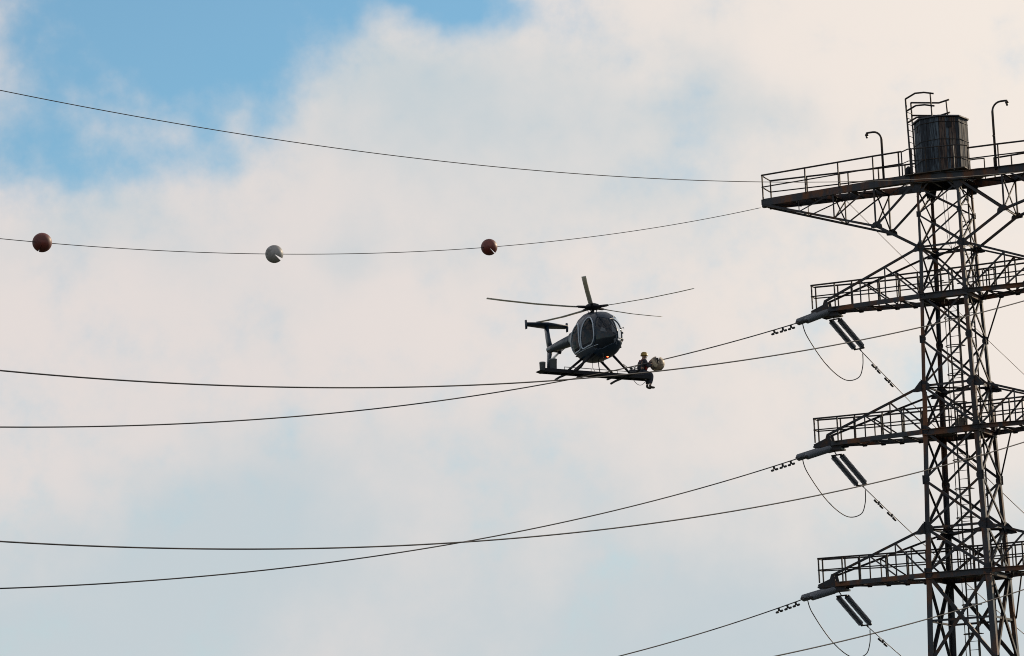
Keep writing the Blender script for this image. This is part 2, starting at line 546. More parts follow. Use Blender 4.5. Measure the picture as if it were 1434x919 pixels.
# ---- railings
def railing(front, height, spacing, posts=None, r=0.031, name='railing', mids=(0.5,), post_r=0.026):
    """tube rails along the polyline `front` (deck level), posts as children"""
    pts = [Vector(p) for p in front]
    b = MB()
    b.tube([p + Vector((0, 0, height)) for p in pts], r * 1.15, 6)
    for k in mids: b.tube([p + Vector((0, 0, height * k)) for p in pts], r * 0.85, 6)
    root = b.build(name, RAIL, tower)
    L = [0]
    for i in range(len(pts) - 1): L.append(L[-1] + (pts[i + 1] - pts[i]).length)
    def at(s):
        for i in range(len(pts) - 1):
            if s <= L[i + 1] + 1e-6: return pts[i].lerp(pts[i + 1], (s - L[i]) / max(L[i + 1] - L[i], 1e-6))
        return pts[-1]
    if posts is None:
        n = max(1, round(L[-1] / spacing))
        posts = [L[-1] * k / n for k in range(n + 1)]
    for s in posts:
        p = at(s)
        MB().bar(p + Vector((0, 0, -0.06)), p + Vector((0, 0, height + 0.012)), post_r * 1.9, post_r * 1.9, (1, 0, 0)).build('post', RAIL, root)
    return root


# ---- cross arms (three levels, both sides)
def cross_arm(s, zc, zg, tip, n):
    """s: side, zc: chord level, zg: level where the upper chords leave the legs, tip: reach"""
    name_root = MB()
    wl = hw(zc)
    tipu = tip - 0.62
    zt = zc - 0.02
    # tip block: two cheek plates, a base plate and the end plate
    for v in (-.2, .2):
        name_root.plate([(s * (tip + .02), v, zt - .12), (s * (tip + .05), v, zt + .03), (s * (tipu + .16), v, zt + .22), (s * (tipu + .10), v, zt + .40), (s * (tipu - .02), v, zt + .40), (s * (tipu - .08), v, zt + .12), (s * (tipu - .5), v, zt - .02), (s * (tipu - .45), v, zt - .24), (s * (tipu + .2), v, zt - .32)], (0, 1, 0), 0.02)
    name_root.box((min(s * (tip + .06), s * (tipu - .4)), -.24, zt - .10), (max(s * (tip + .06), s * (tipu - .4)), .24, zt - .04))
    name_root.box((min(s * (tipu + .12), s * (tipu - .5)), -.26, zt - .28), (max(s * (tipu + .12), s * (tipu - .5)), .26, zt - .21))
    arm = name_root.build('cross_arm', STEEL, tower)
    def sub(mb, nm, m=STEEL): return fix_normals(mb.build(nm, m, arm))
    lo = {v: (Vector((s * hw(zc), v * wl, zc)), Vector((s * (tipu - .1), v * .24, zc + .05))) for v in (-1, 1)}
    hi = {v: (Vector((s * hw(zg), v * hw(zg), zg)), Vector((s * (tipu + .05), v * .22, zt + .36))) for v in (-1, 1)}
    for v in (-1, 1):
        p, q = lo[v]
        sub(MB().channel(p + Vector((0, 0, -.08)), q + Vector((0, 0, -.08)), 0.09, 0.18, 0.02), 'chord', STEEL_LEG)
        p, q = hi[v]
        sub(MB().angle(p, q, 0.085 if v < 0 else .07, (0, v, 0)), 'chord')
    # verticals and diagonals of the two side trusses
    us = (2.37, 3.45)
    for v in (-1, 1):
        ptl = lambda u: lo[v][0].lerp(lo[v][1], (u - hw(zc)) / (tipu - .1 - hw(zc)))
        pth = lambda u: hi[v][0].lerp(hi[v][1], (u - hw(zg)) / (tipu + .05 - hw(zg)))
        k = (tip - 5.0) / 0.9
        nodes = [u * (1 + 0.03 * (n)) for u in us]
        for u in nodes:
            sub(MB().angle(ptl(u), pth(u), 0.055, (0, v, 0)), 'strut')
        sub(MB().angle(pth(nodes[0]), ptl(hw(zc) + .08), 0.062, (0, v, 0)), 'brace')
        sub(MB().angle(pth(nodes[1]), ptl(nodes[0]), 0.055, (0, v, 0)), 'brace')
    # plan lacing in the lower plane
    us2 = [hw(zc) + .1 + (tipu - .6 - hw(zc)) * k / 5 for k in range(6)]
    fr = lambda u, v: lo[v][0].lerp(lo[v][1], (u - hw(zc)) / (tipu - .1 - hw(zc))) + Vector((0, 0, -.15))
    for k in range(5):
        a, b_ = (-1, 1) if k % 2 else (1, -1)
        sub(MB().angle(fr(us2[k], a), fr(us2[k + 1], b_), 0.05, (0, 0, 1)), 'lacing')
        sub(MB().angle(fr(us2[k + 1], -1), fr(us2[k + 1], 1), 0.05, (0, 0, 1)), 'lacing')
        c0 = fr(us2[k + 1], 1)
        sub(MB().plate([c0 + Vector((-.16, 0, .05)), c0 + Vector((.16, 0, .05)), c0 + Vector((.08, 0, -.07)), c0 + Vector((-.08, 0, -.07))], (0, 1, 0), .014), 'gusset_plate', PLATE)
    # narrow walkway grating of bars
    wk = MB()
    for j in range(9):
        v = -.40 + .05 * j
        wk.bar((s * .3, v, zc + .03), (s * (tipu - .2), v, zc + .03), .028, .03)
    for j in range(10):
        u = .4 + (tipu - .7) * j / 9
        wk.bar((s * u, -.42, zc + .005), (s * u, .02, zc + .005), .03, .02)
    sub(wk, 'walkway', DECK)
    # railings
    for v, vt in ((-1, -.22), (1, .22)):
        vi = v * 0.46
        zr = zc + .06
        pts = [(s * tip, vt, zc + .13), (s * (tip - .95), vt * 1.25, zc + .11), (s * 3.4, vi * .86, zc + .08), (s * (hw(zc) + .05), vi, zr), (s * .12, vi, zr)]
        if n == 3 and v == -1: pts[1] = (s * (tip - .95), vt * 1.1, zc + .12)
        railing(pts, 0.90, 0.92, posts=[0.03, 1.02, 1.78, 2.95, 3.75, 4.55, 5.5] if v < 0 else [0.03, 0.95, 1.5, 2.6, 3.5, 4.3, 5.2])
    for h in (.89, .45):
        MB().tube([(s * tip, -.22, zc + .13 + h), (s * tip, .22, zc + .13 + h)], .027, 6).build('end_rail', RAIL, tower)
    return arm


ARMS = ((ZA, G1, 5.72, 1), (ZB, G2, 5.92, 2), (ZC, G3, 6.06, 3))
for zc, zg, tip, n in ARMS:
    for s in (-1, 1):
        cross_arm(s, zc, zg, tip, n)
    # beams, floor and bracing that carry the arms through the tower body
    w = hw(zc)
    for v in (-1, 1):
        MB().channel((-w, v * (w + .02), zc - .11), (w, v * (w + .02), zc - .11), .10, .24, .02).build('beam', STEEL_LEG, tower)
    for u in (-1, 1):
        MB().channel((u * w, -w, zc - .16), (u * w, w, zc - .16), .08, .2, .02).build('beam', STEEL_LEG, tower)
    nb = 7
    for j in range(nb):
        v = -w + .12 + (2 * w - .24) * (j + .5) / nb
        if abs(v - .42) < .2:        # ladder hatch
            MB().box((-w + .06, v - .11, zc - .07), (-.3, v + .11, zc - .04)).build('floor_plank', DECK, tower)
            MB().box((.42, v - .11, zc - .07), (w - .06, v + .11, zc - .04)).build('floor_plank', DECK, tower)
        else:
            MB().box((-w + .06, v - (w - .12) / nb + .006, zc - .07), (w - .06, v + (w - .12) / nb - .006, zc - .04)).build('floor_plank', DECK, tower)
    # gate frame by the hatch
    gt = MB()
    zf = zc + .0
    for (u, v) in ((.05, -.3), (.05, .15), (-.45, .15)):
        gt.bar((u, v, zf), (u, v, zf + 1.05), .045, .045, (1, 0, 0))
    gt.tube([(.05, -.3, zf + 1.04), (.05, .15, zf + 1.04), (-.45, .15, zf + 1.04)], .024, 6)
    gt.tube([(.05, -.3, zf + .55), (.05, .15, zf + .55), (-.45, .15, zf + .55)], .02, 6)
    gt.build('gate', RAIL, tower)
    gt = MB()
    for (u, v) in ((1.35, .35), (1.75, .1), (1.35, -.1)):
        gt.bar((u, v, zf), (u, v, zf + .85), .04, .04, (1, 0, 0))
    gt.tube([(1.35, -.1, zf + .84), (1.35, .35, zf + .84), (1.75, .1, zf + .84)], .024, 6)
    gt.build('gate', RAIL, tower)
    # thin hanger rod under the near arm
    MB().tube([(1.75, .24 + (hw(zc) - .24) * .80, zc - .12), (hw(zc - 1.78) + .01, hw(zc - 1.78) + .01, zc - 1.76)], .032, 6).build('hanger_rod', RAIL, tower)

# ---- top deck and its arms
ZD = 29.5
N_U, N_Z = 2.58, 27.66
VT = lambda u: 0.36 + (0.86 - 0.36) * min(1.0, (7.5 - u) / 4.9)        # half width of the top arm at reach u


def top_arm(s):
    ZD = 29.5 if s < 0 else 29.37
    b = MB()
    b.box((min(s * 7.56, s * 7.25), -.40, ZD - .24), (max(s * 7.56, s * 7.25), .40, ZD - .02))
    b.box((min(s * 7.66, s * 7.5), -.10, ZD - .27), (max(s * 7.66, s * 7.5), .10, ZD - .17))
    arm = b.build('top_arm', STEEL, tower)
    def sub(mb, nm, m=STEEL): return fix_normals(mb.build(nm, m, arm))
    for v in (-1, 1):
        pN = Vector((s * N_U, v * .86, N_Z))
        pT = Vector((s * 7.45, v * .36, ZD - .24))
        pG = corner(s, v, G1)
        sub(MB().angle(pG, pN, .115, (0, v, 0)), 'chord')
        sub(MB().channel(pN, pT, .08, .14, .02, (0, v, 0)), 'chord')
        # fascia beam under the deck edge
        sub(MB().channel((s * 1.05, v * .98, ZD - .15), (s * 2.4, v * .88, ZD - .15), .09, .30, .022), 'fascia_beam', STEEL_LEG)
        sub(MB().channel((s * 2.403, v * .88, ZD - .148), (s * 7.5, v * .36, ZD - .148), .09, .29, .022), 'fascia_beam', STEEL_LEG)
        top = lambda u: Vector((s * u, v * VT(u), ZD - .28))
        low = lambda u: pN.lerp(pT, (u - N_U) / (7.45 - N_U)) if u > N_U else pG.lerp(pN, (u - hw(G1)) / (N_U - hw(G1)))
        us = (5.92, 4.40, 2.62)
        for i, u in enumerate(us):
            sub(MB().angle(low(u), top(u), (.04, .06, .075)[i], (0, v, 0)), 'strut')
        sub(MB().angle(low(2.62), Vector((s * .95, v * .9, ZD - .35)), .10, (0, v, 0)), 'brace')
        sub(MB().angle(low(4.40), top(2.9), .062, (0, v, 0)), 'brace')
        sub(MB().angle(low(5.92), top(4.6), .05, (0, v, 0)), 'brace')
        sub(MB().plate([pN + Vector((s * a, v * .02, h)) for a, h in ((-.24, -.09), (.22, -.05), (.24, .03), (.12, .16), (-.06, .20), (-.22, .04))], (0, 1, 0), .018), 'gusset_plate', PLATE)
        pt = corner(s, v, LT)
        sub(MB().plate([pt + Vector((s * a, v * .02, h)) for a, h in ((-.24, .15), (.24, .15), (.14, -.22), (-.14, -.22))], (0, 1, 0), .018), 'gusset_plate', PLATE)
    # cross frames between the two side trusses
    for u, w in ((5.92, .035), (4.40, .042), (2.62, .045)):
        k = VT(u)
        zl = (N_Z + (ZD - .24 - N_Z) * (u - N_U) / (7.45 - N_U))
        for a in (-1, 1):
            if u < 5: sub(MB().angle((s * u, a * k, zl), (s * u, -a * k, ZD - .3), w, (s, 0, 0)), 'brace')
        sub(MB().angle((s * u, -k, zl + .02), (s * u, k, zl + .02), w, (s, 0, 0)), 'strut')
    # plan lacing under the deck
    uu = [1.2, 2.6, 3.6, 4.5, 5.4, 6.2, 7.0]
    for i in range(len(uu) - 1):
        a = 1 if i % 2 else -1
        sub(MB().angle((s * uu[i], a * VT(uu[i]), ZD - .27), (s * uu[i + 1], -a * VT(uu[i + 1]), ZD - .27), .06, (0, 0, 1)), 'lacing')
        sub(MB().angle((s * uu[i + 1], -VT(uu[i + 1]), ZD - .25), (s * uu[i + 1], VT(uu[i + 1]), ZD - .25), .06, (0, 0, 1)), 'lacing')
    # deck planks across the arm
    u = 1.25
    while u < 7.4:
        k = min(VT(u) * .55, .42)
        sub(MB().box((min(s * u, s * (u + .23)), -k, ZD - .05), (max(s * u, s * (u + .23)), k, ZD - .012)), 'deck_plank', DECK)
        u += .245
    # railings: front and rear, with the step where the deck widens round the tank
    H = 0.97 if s < 0 else 0.87
    if s < 0:
        railing([(s * 7.50, -.40, ZD), (s * 5.9, -.56, ZD), (s * 4.4, -.72, ZD), (s * 2.6, -.90, ZD), (s * 1.35, -.98, ZD)], H, 1.6, posts=[.03, 1.95, 3.42, 4.95, 6.05], mids=(.5,))
        railing([(s * 7.47, .40, ZD), (s * 5.9, .56, ZD), (s * 4.4, .74, ZD), (s * 2.6, .92, ZD), (s * 1.35, 1.0, ZD)], H - .08, 1.6, posts=[.03, 1.55, 2.9, 3.25, 4.5, 5.6, 6.1], mids=(.48,))
    else:
        railing([(s * 1.35, -.98, ZD), (s * 2.6, -.90, ZD), (s * 4.4, -.72, ZD), (s * 5.9, -.56, ZD), (s * 7.5, -.40, ZD)], H, 1.6, posts=[1.2, 2.7, 4.2, 6.1], mids=(.5,))
        railing([(s * 1.75, 1.0, ZD), (s * 2.6, .92, ZD), (s * 4.4, .74, ZD), (s * 5.9, .56, ZD), (s * 7.5, .40, ZD)], H - .08, 1.6, posts=[.02, .75, 1.5, 2.4, 3.4, 5.8], mids=(.48,))
    for h in (H - .01, .48):
        MB().tube([(s * 7.5, -.40, ZD + h), (s * 7.47, .40, ZD + h - .05)], .027, 6).build('end_rail', RAIL, tower)


top_arm(-1)
top_arm(1)
# railing that passes round the tank
railing([(-1.35, -.98, ZD), (-1.0, -1.22, ZD + .02), (1.0, -1.22, ZD - .08), (1.35, -.98, ZD - .11)], .95, .55, mids=(.5,), r=.022, post_r=.022)
railing([(-1.35, 1.0, ZD), (-1.0, 1.24, ZD), (1.0, 1.24, ZD), (1.35, 1.06, ZD - .06)], .78, .7, mids=(.5,), r=.022, post_r=.022)
# deck carried through the tower head
for v in (-1, 1):
    MB().channel((-1.05, v * .985, ZD - .152), (1.05, v * .985, ZD - .282), .10, .31, .022).build('beam', STEEL_LEG, tower)
for u in (-.98, -.33, .33, .98):
    MB().channel((u, -.92, ZD - .2), (u, .92, ZD - .2), .08, .2, .02).build('beam', STEEL_LEG, tower)
for j in range(9):
    v = -1.16 + 2.32 * (j + .5) / 9
    MB().box((-1.25, v - .124, ZD - .045), (1.25, v + .124, ZD - .01)).build('floor_plank', DECK, tower)
MB().plate([(-1.25, -1.0, ZD - .34), (1.25, -1.0, ZD - .46), (1.25, -.86, ZD - .46), (-1.25, -.86, ZD - .34)], (0, 0, 1), .016).build('flange_plate', DECK, tower)
for su in (-1, 1):          # knee plates between leg tops and deck beams
    for sv in (-1, 1):
        c = corner(su, sv, LT)
        fix_normals(MB().angle(c + Vector((0, 0, -.4)), c + Vector((-su * .55, 0, .2)), .06, (0, sv, 0)).build('brace', STEEL, tower))


# ---- ladders inside the tower
def ladder(u, v, z0, z1, wid, cage, lean=0.0):
    a = MB()
    for k in (-1, 1):
        a.bar((u + k * wid / 2, v, z0), (u + k * wid / 2 + lean, v, z1), .055, .035, (0, 1, 0))
    if cage:
        for ang in (-50, 50):
            x, y = math.sin(R(ang)) * .33, -math.cos(R(ang)) * .33
            a.bar((u + x, v + y - .1, z0 + 2.4), (u + x, v + y - .1, z1), .03, .012, (0, 1, 0))
    root = a.build('ladder', RAIL, tower)
    z = z0 + .2
    rung = None
    while z < z1:
        x = u + lean * (z - z0) / (z1 - z0)
        MB().tube([(x - wid / 2, v, z), (x + wid / 2, v, z)], .013, 6).build('rung', RAIL, root)
        z += .33
    if cage:
        z = z0 + 2.4
        while z < z1:
            b = MB()
            n = 10
            b.tube([(u + math.sin(t) * .35, v - .12 - math.cos(t) * .33, z) for t in [R(-115 + 230 * i / n) for i in range(n + 1)]], .019, 5)
            b.bar((u - .38, v + .02, z), (u + .38, v + .02, z), .05, .03)
            b.build('cage_hoop', RAIL, root)
            z += 1.12
    return root


ladder(-.06, .34, .2, 24.6, .40, True)
ladder(.63, .42, 24.5, 29.3, .32, False)
ladder(.82, .30, 4.0, 24.4, .26, False, -.18)
# loose cable hanging in the tower head
cb = MB().tube([(-.12, .1, 29.1), (-.1, .1, 28.2), (-.06, .1, 27.3), (.0, .1, 26.75), (.12, .1, 26.55), (.26, .1, 26.7), (.34, .1, 27.2)], .012, 5)
cb.build('cable', WIRE, tower)
cb = MB().tube([(-.02, .2, 29.1), (.02, .2, 28.0), (.02, .2, 27.0), (.1, .2, 26.4)], .012, 5)
cb.build('cable', WIRE, tower)

# ------------------------------------------------------------------ tank on the deck
TR, TH = 1.03, 2.14
tank = empty('tank', tw(0, 0, ZD + .005), (0, 0, R(-PHI)))
tag(tank, 'eight-sided tank hut of weathered slate and rusty boards on the tower\'s top deck', 'tank')
NS = 8
fl = MB()
ringp = lambda r, z, n=NS, o=22.5 - 8: [(r * math.cos(R(o + k * 360 / n)), r * math.sin(R(o + k * 360 / n)), z) for k in range(n)]
fl.plate(ringp(TR - .03, .03), (0, 0, 1), .06)
fl.add(ringp(TR - .035, .05) + ringp(TR - .035, TH), [(k, (k + 1) % NS, NS + (k + 1) % NS, NS + k) for k in range(NS)])
fl.build('shell', TANKWOOD[2], tank)
for k in range(NS):
    a = Vector(ringp(TR, 0)[k]); b_ = Vector(ringp(TR, 0)[(k + 1) % NS])
    nb = 6
    nrm = ((a + b_) / 2).normalized()
    ang = math.degrees(math.atan2(nrm.y, nrm.x))
    for j in range(nb):
        t0, t1 = j / nb + .006, (j + 1) / nb - .006
        p, q = a.lerp(b_, t0), a.lerp(b_, t1)
        pr = random.uniform(-.012, .012)
        mm = random.choice([TANKWOOD[0], TANKWOOD[0], TANKWOOD[2]])
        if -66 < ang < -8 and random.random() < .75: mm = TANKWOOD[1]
        if -8 <= ang < 70: mm = TANKWOOD[2]  # right-hand sides all take dark boards, their shade put into the colour
        z0, z1 = random.uniform(0, .03), TH - random.uniform(.0, .03)
        vs = [p - nrm * .02, q - nrm * .02, q + nrm * (.02 + pr), p + nrm * (.02 + pr)]
        m_ = MB()
        m_.add([x + Vector((0, 0, z0)) for x in vs] + [x + Vector((0, 0, z1)) for x in vs], [(0, 3, 2, 1), (4, 5, 6, 7), (0, 1, 5, 4), (1, 2, 6, 5), (2, 3, 7, 6), (3, 0, 4, 7)])
        fix_normals(m_.build('board', mm, tank))
    # small notches below the eaves on some sides
    if k % 2 == 0:
        c = (a + b_) / 2 + nrm * .032
        e = (b_ - a).normalized()
        fix_normals(MB().plate([c + e * x + Vector((0, 0, z)) for x, z in ((-.10, TH - .42), (.10, TH - .42), (.10, TH - .22), (-.10, TH - .22))], nrm, .02).build('vent', BLACK, tank))
rb = MB().plate(ringp(TR + .09, TH + .035), (0, 0, 1), .05)
rv = ringp(TR + .07, TH + .061) + [(0, 0, TH + .075)]
rb.add(rv, [(k, (k + 1) % NS, NS) for k in range(NS)])
rb.build('roof', ROOFM, tank)
for z in (.5, 1.25, 1.95):
    MB().tube(ringp(TR + .035, z), .012, 5, True).build('band', RAIL, tank)

# ladder with handrails that climbs the tank
lad = empty('tank_ladder', tw(-1.14, -.35, ZD), (0, 0, R(-PHI)))
tag(lad, 'narrow steel ladder with bent handrails rising over the tank\'s left side', 'ladder')
lb = MB()
lb.bar((0, -.17, 0), (-.06, -.17, 3.18), .06, .045, (0, 1, 0))
lb.bar((0.06, .22, 0), (0.02, .22, 3.10), .055, .045, (0, 1, 0))
lb.build('stringer', RAIL, lad)
for i in range(11):
    z = .22 + i * .24
    MB().tube([(-.006 * z, -.17, z), (0.055 - .005 * z, .22, z)], .013, 6).build('rung', RAIL, lad)
for nm, base, ys in (('front', Vector((-.06, -.17, 3.17)), -1), ('rear', Vector((.02, .22, 3.09)), 1)):
    for j, dz in enumerate((0, -.50, -.98) if ys < 0 else (0, -.52)):
        if ys < 0: pts = [(0, 0, 0), (.42, -.04, .16), (.8, -.08, .13), (1.2, -.1, .02)]
        else: pts = [(0, 0, 0), (.6, .3, -.03), (1.0, .45, -.06), (1.45, .4, .0)]
        MB().tube([base + Vector(p) + Vector((0, 0, dz)) for p in pts], .036, 6).build('handrail', RAIL, lad)
MB().bar(base0 := Vector((1.02, -.26, TH + .0)), Vector((1.0, -.26, 3.26)), .05, .045, (0, 1, 0)).build('post', RAIL, lad)
MB().bar(Vector((1.38, .62, TH + .0)), Vector((1.34, .62, 3.08)), .05, .045, (0, 1, 0)).build('post', RAIL, lad)


# ------------------------------------------------------------------ gooseneck lamps
def gooseneck(u, v, z, h, d, label):
    r = empty('gooseneck_lamp', tw(u, v, z), (0, 0, R(-PHI)))
    tag(r, label, 'lamp', 'gooseneck lamps on the top deck')
    p = [(0, 0, 0), (0, 0, h - .42)] + [(d * (.34 - .34 * math.cos(t)), 0, h - .42 + .36 * math.sin(t)) for t in [R(15 * i) for i in range(1, 7)]] + [(d * .52, 0, h - .06), (d * .62, 0, h - .07)]
    MB().tube(p, [.050] * 2 + [.040] * (len(p) - 2), 8).build('pole', RAIL, r)
    MB().lathe([(.02, .02), (.05, 0), (.075, -.06), (.06, -.09)], 12, at=(d * .60, 0, h - .09)).build('lamp_head', RAIL, r)
    MB().lathe([(.05, 0), (.045, -.06), (.02, -.1)], 10, at=(d * .60, 0, h - .18)).build('lamp_glass', LAMPGLASS, r)
    MB().box((-.05, -.06, h * .48), (.05, -.03, h * .48 + .05)).build('clamp', RAIL, r)
    return r


gooseneck(-2.18, -.85, ZD - .02, 2.03, -1, 'shorter gooseneck lamp bending left beside the tank')
gooseneck(2.42, -.88, ZD - .25, 2.72, 1, 'taller gooseneck lamp bending right on the far side of the tank')

jb = empty('warning_lamp', tw(-1.75, .94, ZD + .12), (0, 0, R(-PHI)))
tag(jb, 'small dark lantern on the top deck railing between the short lamp and the tank', 'lantern')
MB().lathe([(.10, .30), (.13, .34), (.13, .58), (.10, .62), (.04, .68)], 12).build('housing', BLACK, jb)
lg = MB()
for x in (-.07, .07): lg.bar((x, 0, -.1), (x, 0, .31), .025, .025, (0, 1, 0))
lg.build('bracket', RAIL, jb)

bx = empty('junction_box', tw(.02, .2, ZB - .03), (0, 0, R(-PHI)))  # a plain box on a low stand, no drum
tag(bx, 'small dusty box standing on the platform floor inside the tower', 'box')
MB().box((-.2, -.16, .12), (.2, .16, .52)).build('body', mat('dusty_box', (.10, .085, .07), .8), bx)
lgs = MB()
for x in (-.16, .16):
    for y in (-.12, .12): lgs.bar((x, y, 0), (x, y, .12), .04, .04, (1, 0, 0))
lgs.build('stand', RAIL, bx)

# ------------------------------------------------------------------ insulators
LINE_AZ = 46.0
DL = Vector((math.cos(R(LINE_AZ)), math.sin(R(LINE_AZ)), 0))       # along the line, away from the camera
PERP = Vector((math.sin(R(LINE_AZ)), -math.cos(R(LINE_AZ)), 0))
disc_me = MB().lathe([(.028, .03), (.05, .026), (.062, .012), (.112, -.008), (.118, -.018), (.10, -.026), (.06, -.02), (.028, -.03)], 18, 'X').mesh('disc', PORCELAIN)
for p in disc_me.polygons: p.use_smooth = True


def insulator_set(top, bot, label, nd, sep, dsc=1.0):
    top, bot = Vector(top), Vector(bot)
    ax = (bot - top)
    L = ax.length
    d = ax.normalized()
    rot = Matrix((d, PERP, d.cross(PERP))).transposed().to_4x4()
    r = empty('insulator_set', top)
    r.matrix_world = Matrix.Translation(top) @ rot
    tag(r, label, 'insulator', 'insulator sets on the cross arms')
    for k in (-1, 1):
        st = MB().tube([(.05, k * sep / 2, 0), (L - .05, k * sep / 2, 0)], .026, 8)
        st.lathe([(.03, 0), (.055, .02), (.055, .08), (.03, .1)], 12, 'X', (.02, k * sep / 2, 0))
        st.lathe([(.03, 0), (.06, .02), (.06, .09), (.03, .1)], 12, 'X', (L - .12, k * sep / 2, 0))
        s_ = st.build('string', FITTING, r)
        for i in range(nd):
            o = bpy.data.objects.new('disc', disc_me)
            C.objects.link(o)
            o.parent = s_
            o.scale = (1, dsc, dsc)
            o.location = (.10 + (L - .20) * (i + .5) / nd, k * sep / 2, 0)
    yk = MB()
    yk.bar((.02, -sep / 2 - .05, 0), (.02, sep / 2 + .05, 0), .05, .03)
    yk.build('yoke', FITTING, r)
    yk = MB()
    yk.bar((L - .02, -sep / 2 - .03, 0), (L - .02, sep / 2 + .03, 0), .05, .03)
    yk.bar((L - .02, 0, 0), (L + .10, 0, 0), .05, .04)
    yk.build('yoke', FITTING, r)
    return r


LV = ('upper', 'middle', 'lowest')
FRONT = (((12.416, 125.325, 24.659), (11.332, 124.203, 24.12)), ((12.209, 125.414, 19.217), (11.045, 124.208, 18.751)), ((12.074, 125.458, 13.647), (10.952, 124.296, 13.27)))
BACK = (((12.764, 125.281, 24.378), (13.834, 126.389, 23.324)), ((12.557, 125.37, 18.97), (13.632, 126.482, 17.858)), ((12.449, 125.414, 13.432), (13.501, 126.503, 12.317)))
for i in range(3):
    a, b_ = FRONT[i]
    insulator_set(a, b_, f'pair of insulators foreshortened at the left tip of the {LV[i]} cross arm', 14, .44, 1.2)
    a, b_ = BACK[i]
    insulator_set(a, b_, f'slanting pair of ribbed insulators hanging under the tip of the {LV[i]} cross arm', 20, .42)
    lk = MB().tube([Vector(a) + Vector((-.12, -.05, .22)), Vector(a) + DL * .02], .022, 6)
    lk.build('link', FITTING, tower).matrix_parent_inverse = TM.inverted()


# ------------------------------------------------------------------ wires
def wire_pts(p0, d, a, b, c, s0, s1, n):
    p0 = Vector(p0)
    return [p0 + d * s + Vector((0, 0, a * s + b * s * s + c * s ** 3)) for s in [s0 + (s1 - s0) * i / n for i in range(n + 1)]]


def wire(name, pts, r, label, group='conductor wires'):
    o = MB().tube(pts, r, 8).build(name, WIRE)
    return tag(o, label, 'wire', group)


F = -DL
WIRES = {
    'AL': (FRONT[0][1], F, -0.302254, .0029066, 2.58e-7),
    'BL': (FRONT[1][1], F, -0.282771, .0027017, 5.88e-7),
    'CL': (FRONT[2][1], F, -0.27233, .0033236, 0),
    'AR': ((22.519, 120.320, 24.7007), F, -0.298686, .0023393, 5.071e-6),
    'BR': ((22.609, 120.276, 19.512), F, -0.289784, .0025716, 2.057e-6),
    'CR': ((22.699, 120.232, 14.1592), F, -0.270237, .0025867, 0),
    'W2': ((10.1916, 126.4104, 29.25), F, -0.274326, .0030659, 0),
    'W1': ((24.0884, 119.5452, 29.158), F, -0.232065, .0022766, 0),
}
RC, RG = .0215, .0125
wp = lambda k, s: wire_pts(*WIRES[k], s, s, 1)[0]
wire('conductor_wire', wire_pts(*WIRES['AL'], 0, 62, 80), RC, 'conductor from the left tip of the upper cross arm, passing the lineman\'s ball')
wire('conductor_wire', wire_pts(*WIRES['BL'], 0, 62, 80), RC, 'conductor from the left tip of the middle cross arm, sinking to the lower left')
wire('conductor_wire', wire_pts(*WIRES['CL'], 0, 40, 60), RC, 'lowest conductor, from the left tip of the lowest cross arm')
wire('conductor_wire', wire_pts(*WIRES['AR'], 0, 75, 90), RC, 'conductor crossing in front of the tower just below the upper cross arm')
wire('conductor_wire', wire_pts(*WIRES['BR'], 0, 75, 90), RC, 'conductor crossing in front of the tower just below the middle cross arm')
wire('conductor_wire', wire_pts(*WIRES['CR'], 0, 45, 60), RC, 'conductor crossing in front of the tower just below the lowest cross arm')
wire('ground_wire', wire_pts(*WIRES['W2'], 0, 62, 80), RG, 'thin wire carrying three marker balls to the top deck\'s left tip', 'ground wires')
wire('ground_wire', wire_pts(*WIRES['W1'], 0, 75, 90), RG, 'topmost thin wire, sweeping from upper left across the top deck railing', 'ground wires')
for i, sl_ in enumerate((-.60, -.57, -.545)):
    p0 = Vector(BACK[i][1]) + Vector((0, 0, -.02))
    wire('conductor_wire', wire_pts(p0, DL, sl_, .0035, 0, 0, 34 - 9 * (i == 2), 40), RC * .8, f'wire leading steeply down right from the hanging insulators of the {LV[i]} cross arm', 'conductor wires behind')
wire('ground_wire', wire_pts((13.14, 125.553, 29.676), DL, -.545, .0018, 0, 0.05, 36, 40), RG, 'thin wire running down right behind the tower from under the top deck', 'ground wires')
# jumper loops
for i in range(3):
    a, b_ = Vector(FRONT[i][1]) + Vector((.08, .08, -.04)), Vector(BACK[i][1]) + DL * .18 + Vector((0, 0, -.16))
    low = 2.05
    pts = []
    # a hanging loop: steep at the back insulator, gentler at the front one
    P = [a, a + Vector((.18, .16, -.52)), a.lerp(b_, .36) + Vector((0, 0, -1.20)), a.lerp(b_, .66) + Vector((0, 0, -1.46)), a.lerp(b_, .90) + Vector((0, 0, -1.10)), a.lerp(b_, .985) + Vector((0, 0, -.55)), b_]
    for j in range(len(P) - 1):
        p0, p1, p2, p3 = P[max(j - 1, 0)], P[j], P[j + 1], P[min(j + 2, len(P) - 1)]
        for t in [x / 8 for x in range(8)]:
            pts.append(.5 * ((2 * p1) + (p2 - p0) * t + (2 * p0 - 5 * p1 + 4 * p2 - p3) * t * t + (3 * p1 - p0 - 3 * p2 + p3) * t ** 3))
    pts.append(P[-1])
    o = MB().tube(pts, .020, 8).build('jumper_loop', WIRE)
    tag(o, f'drooping jumper loop below the left tip of the {LV[i]} cross arm', 'cable', 'jumper loops')


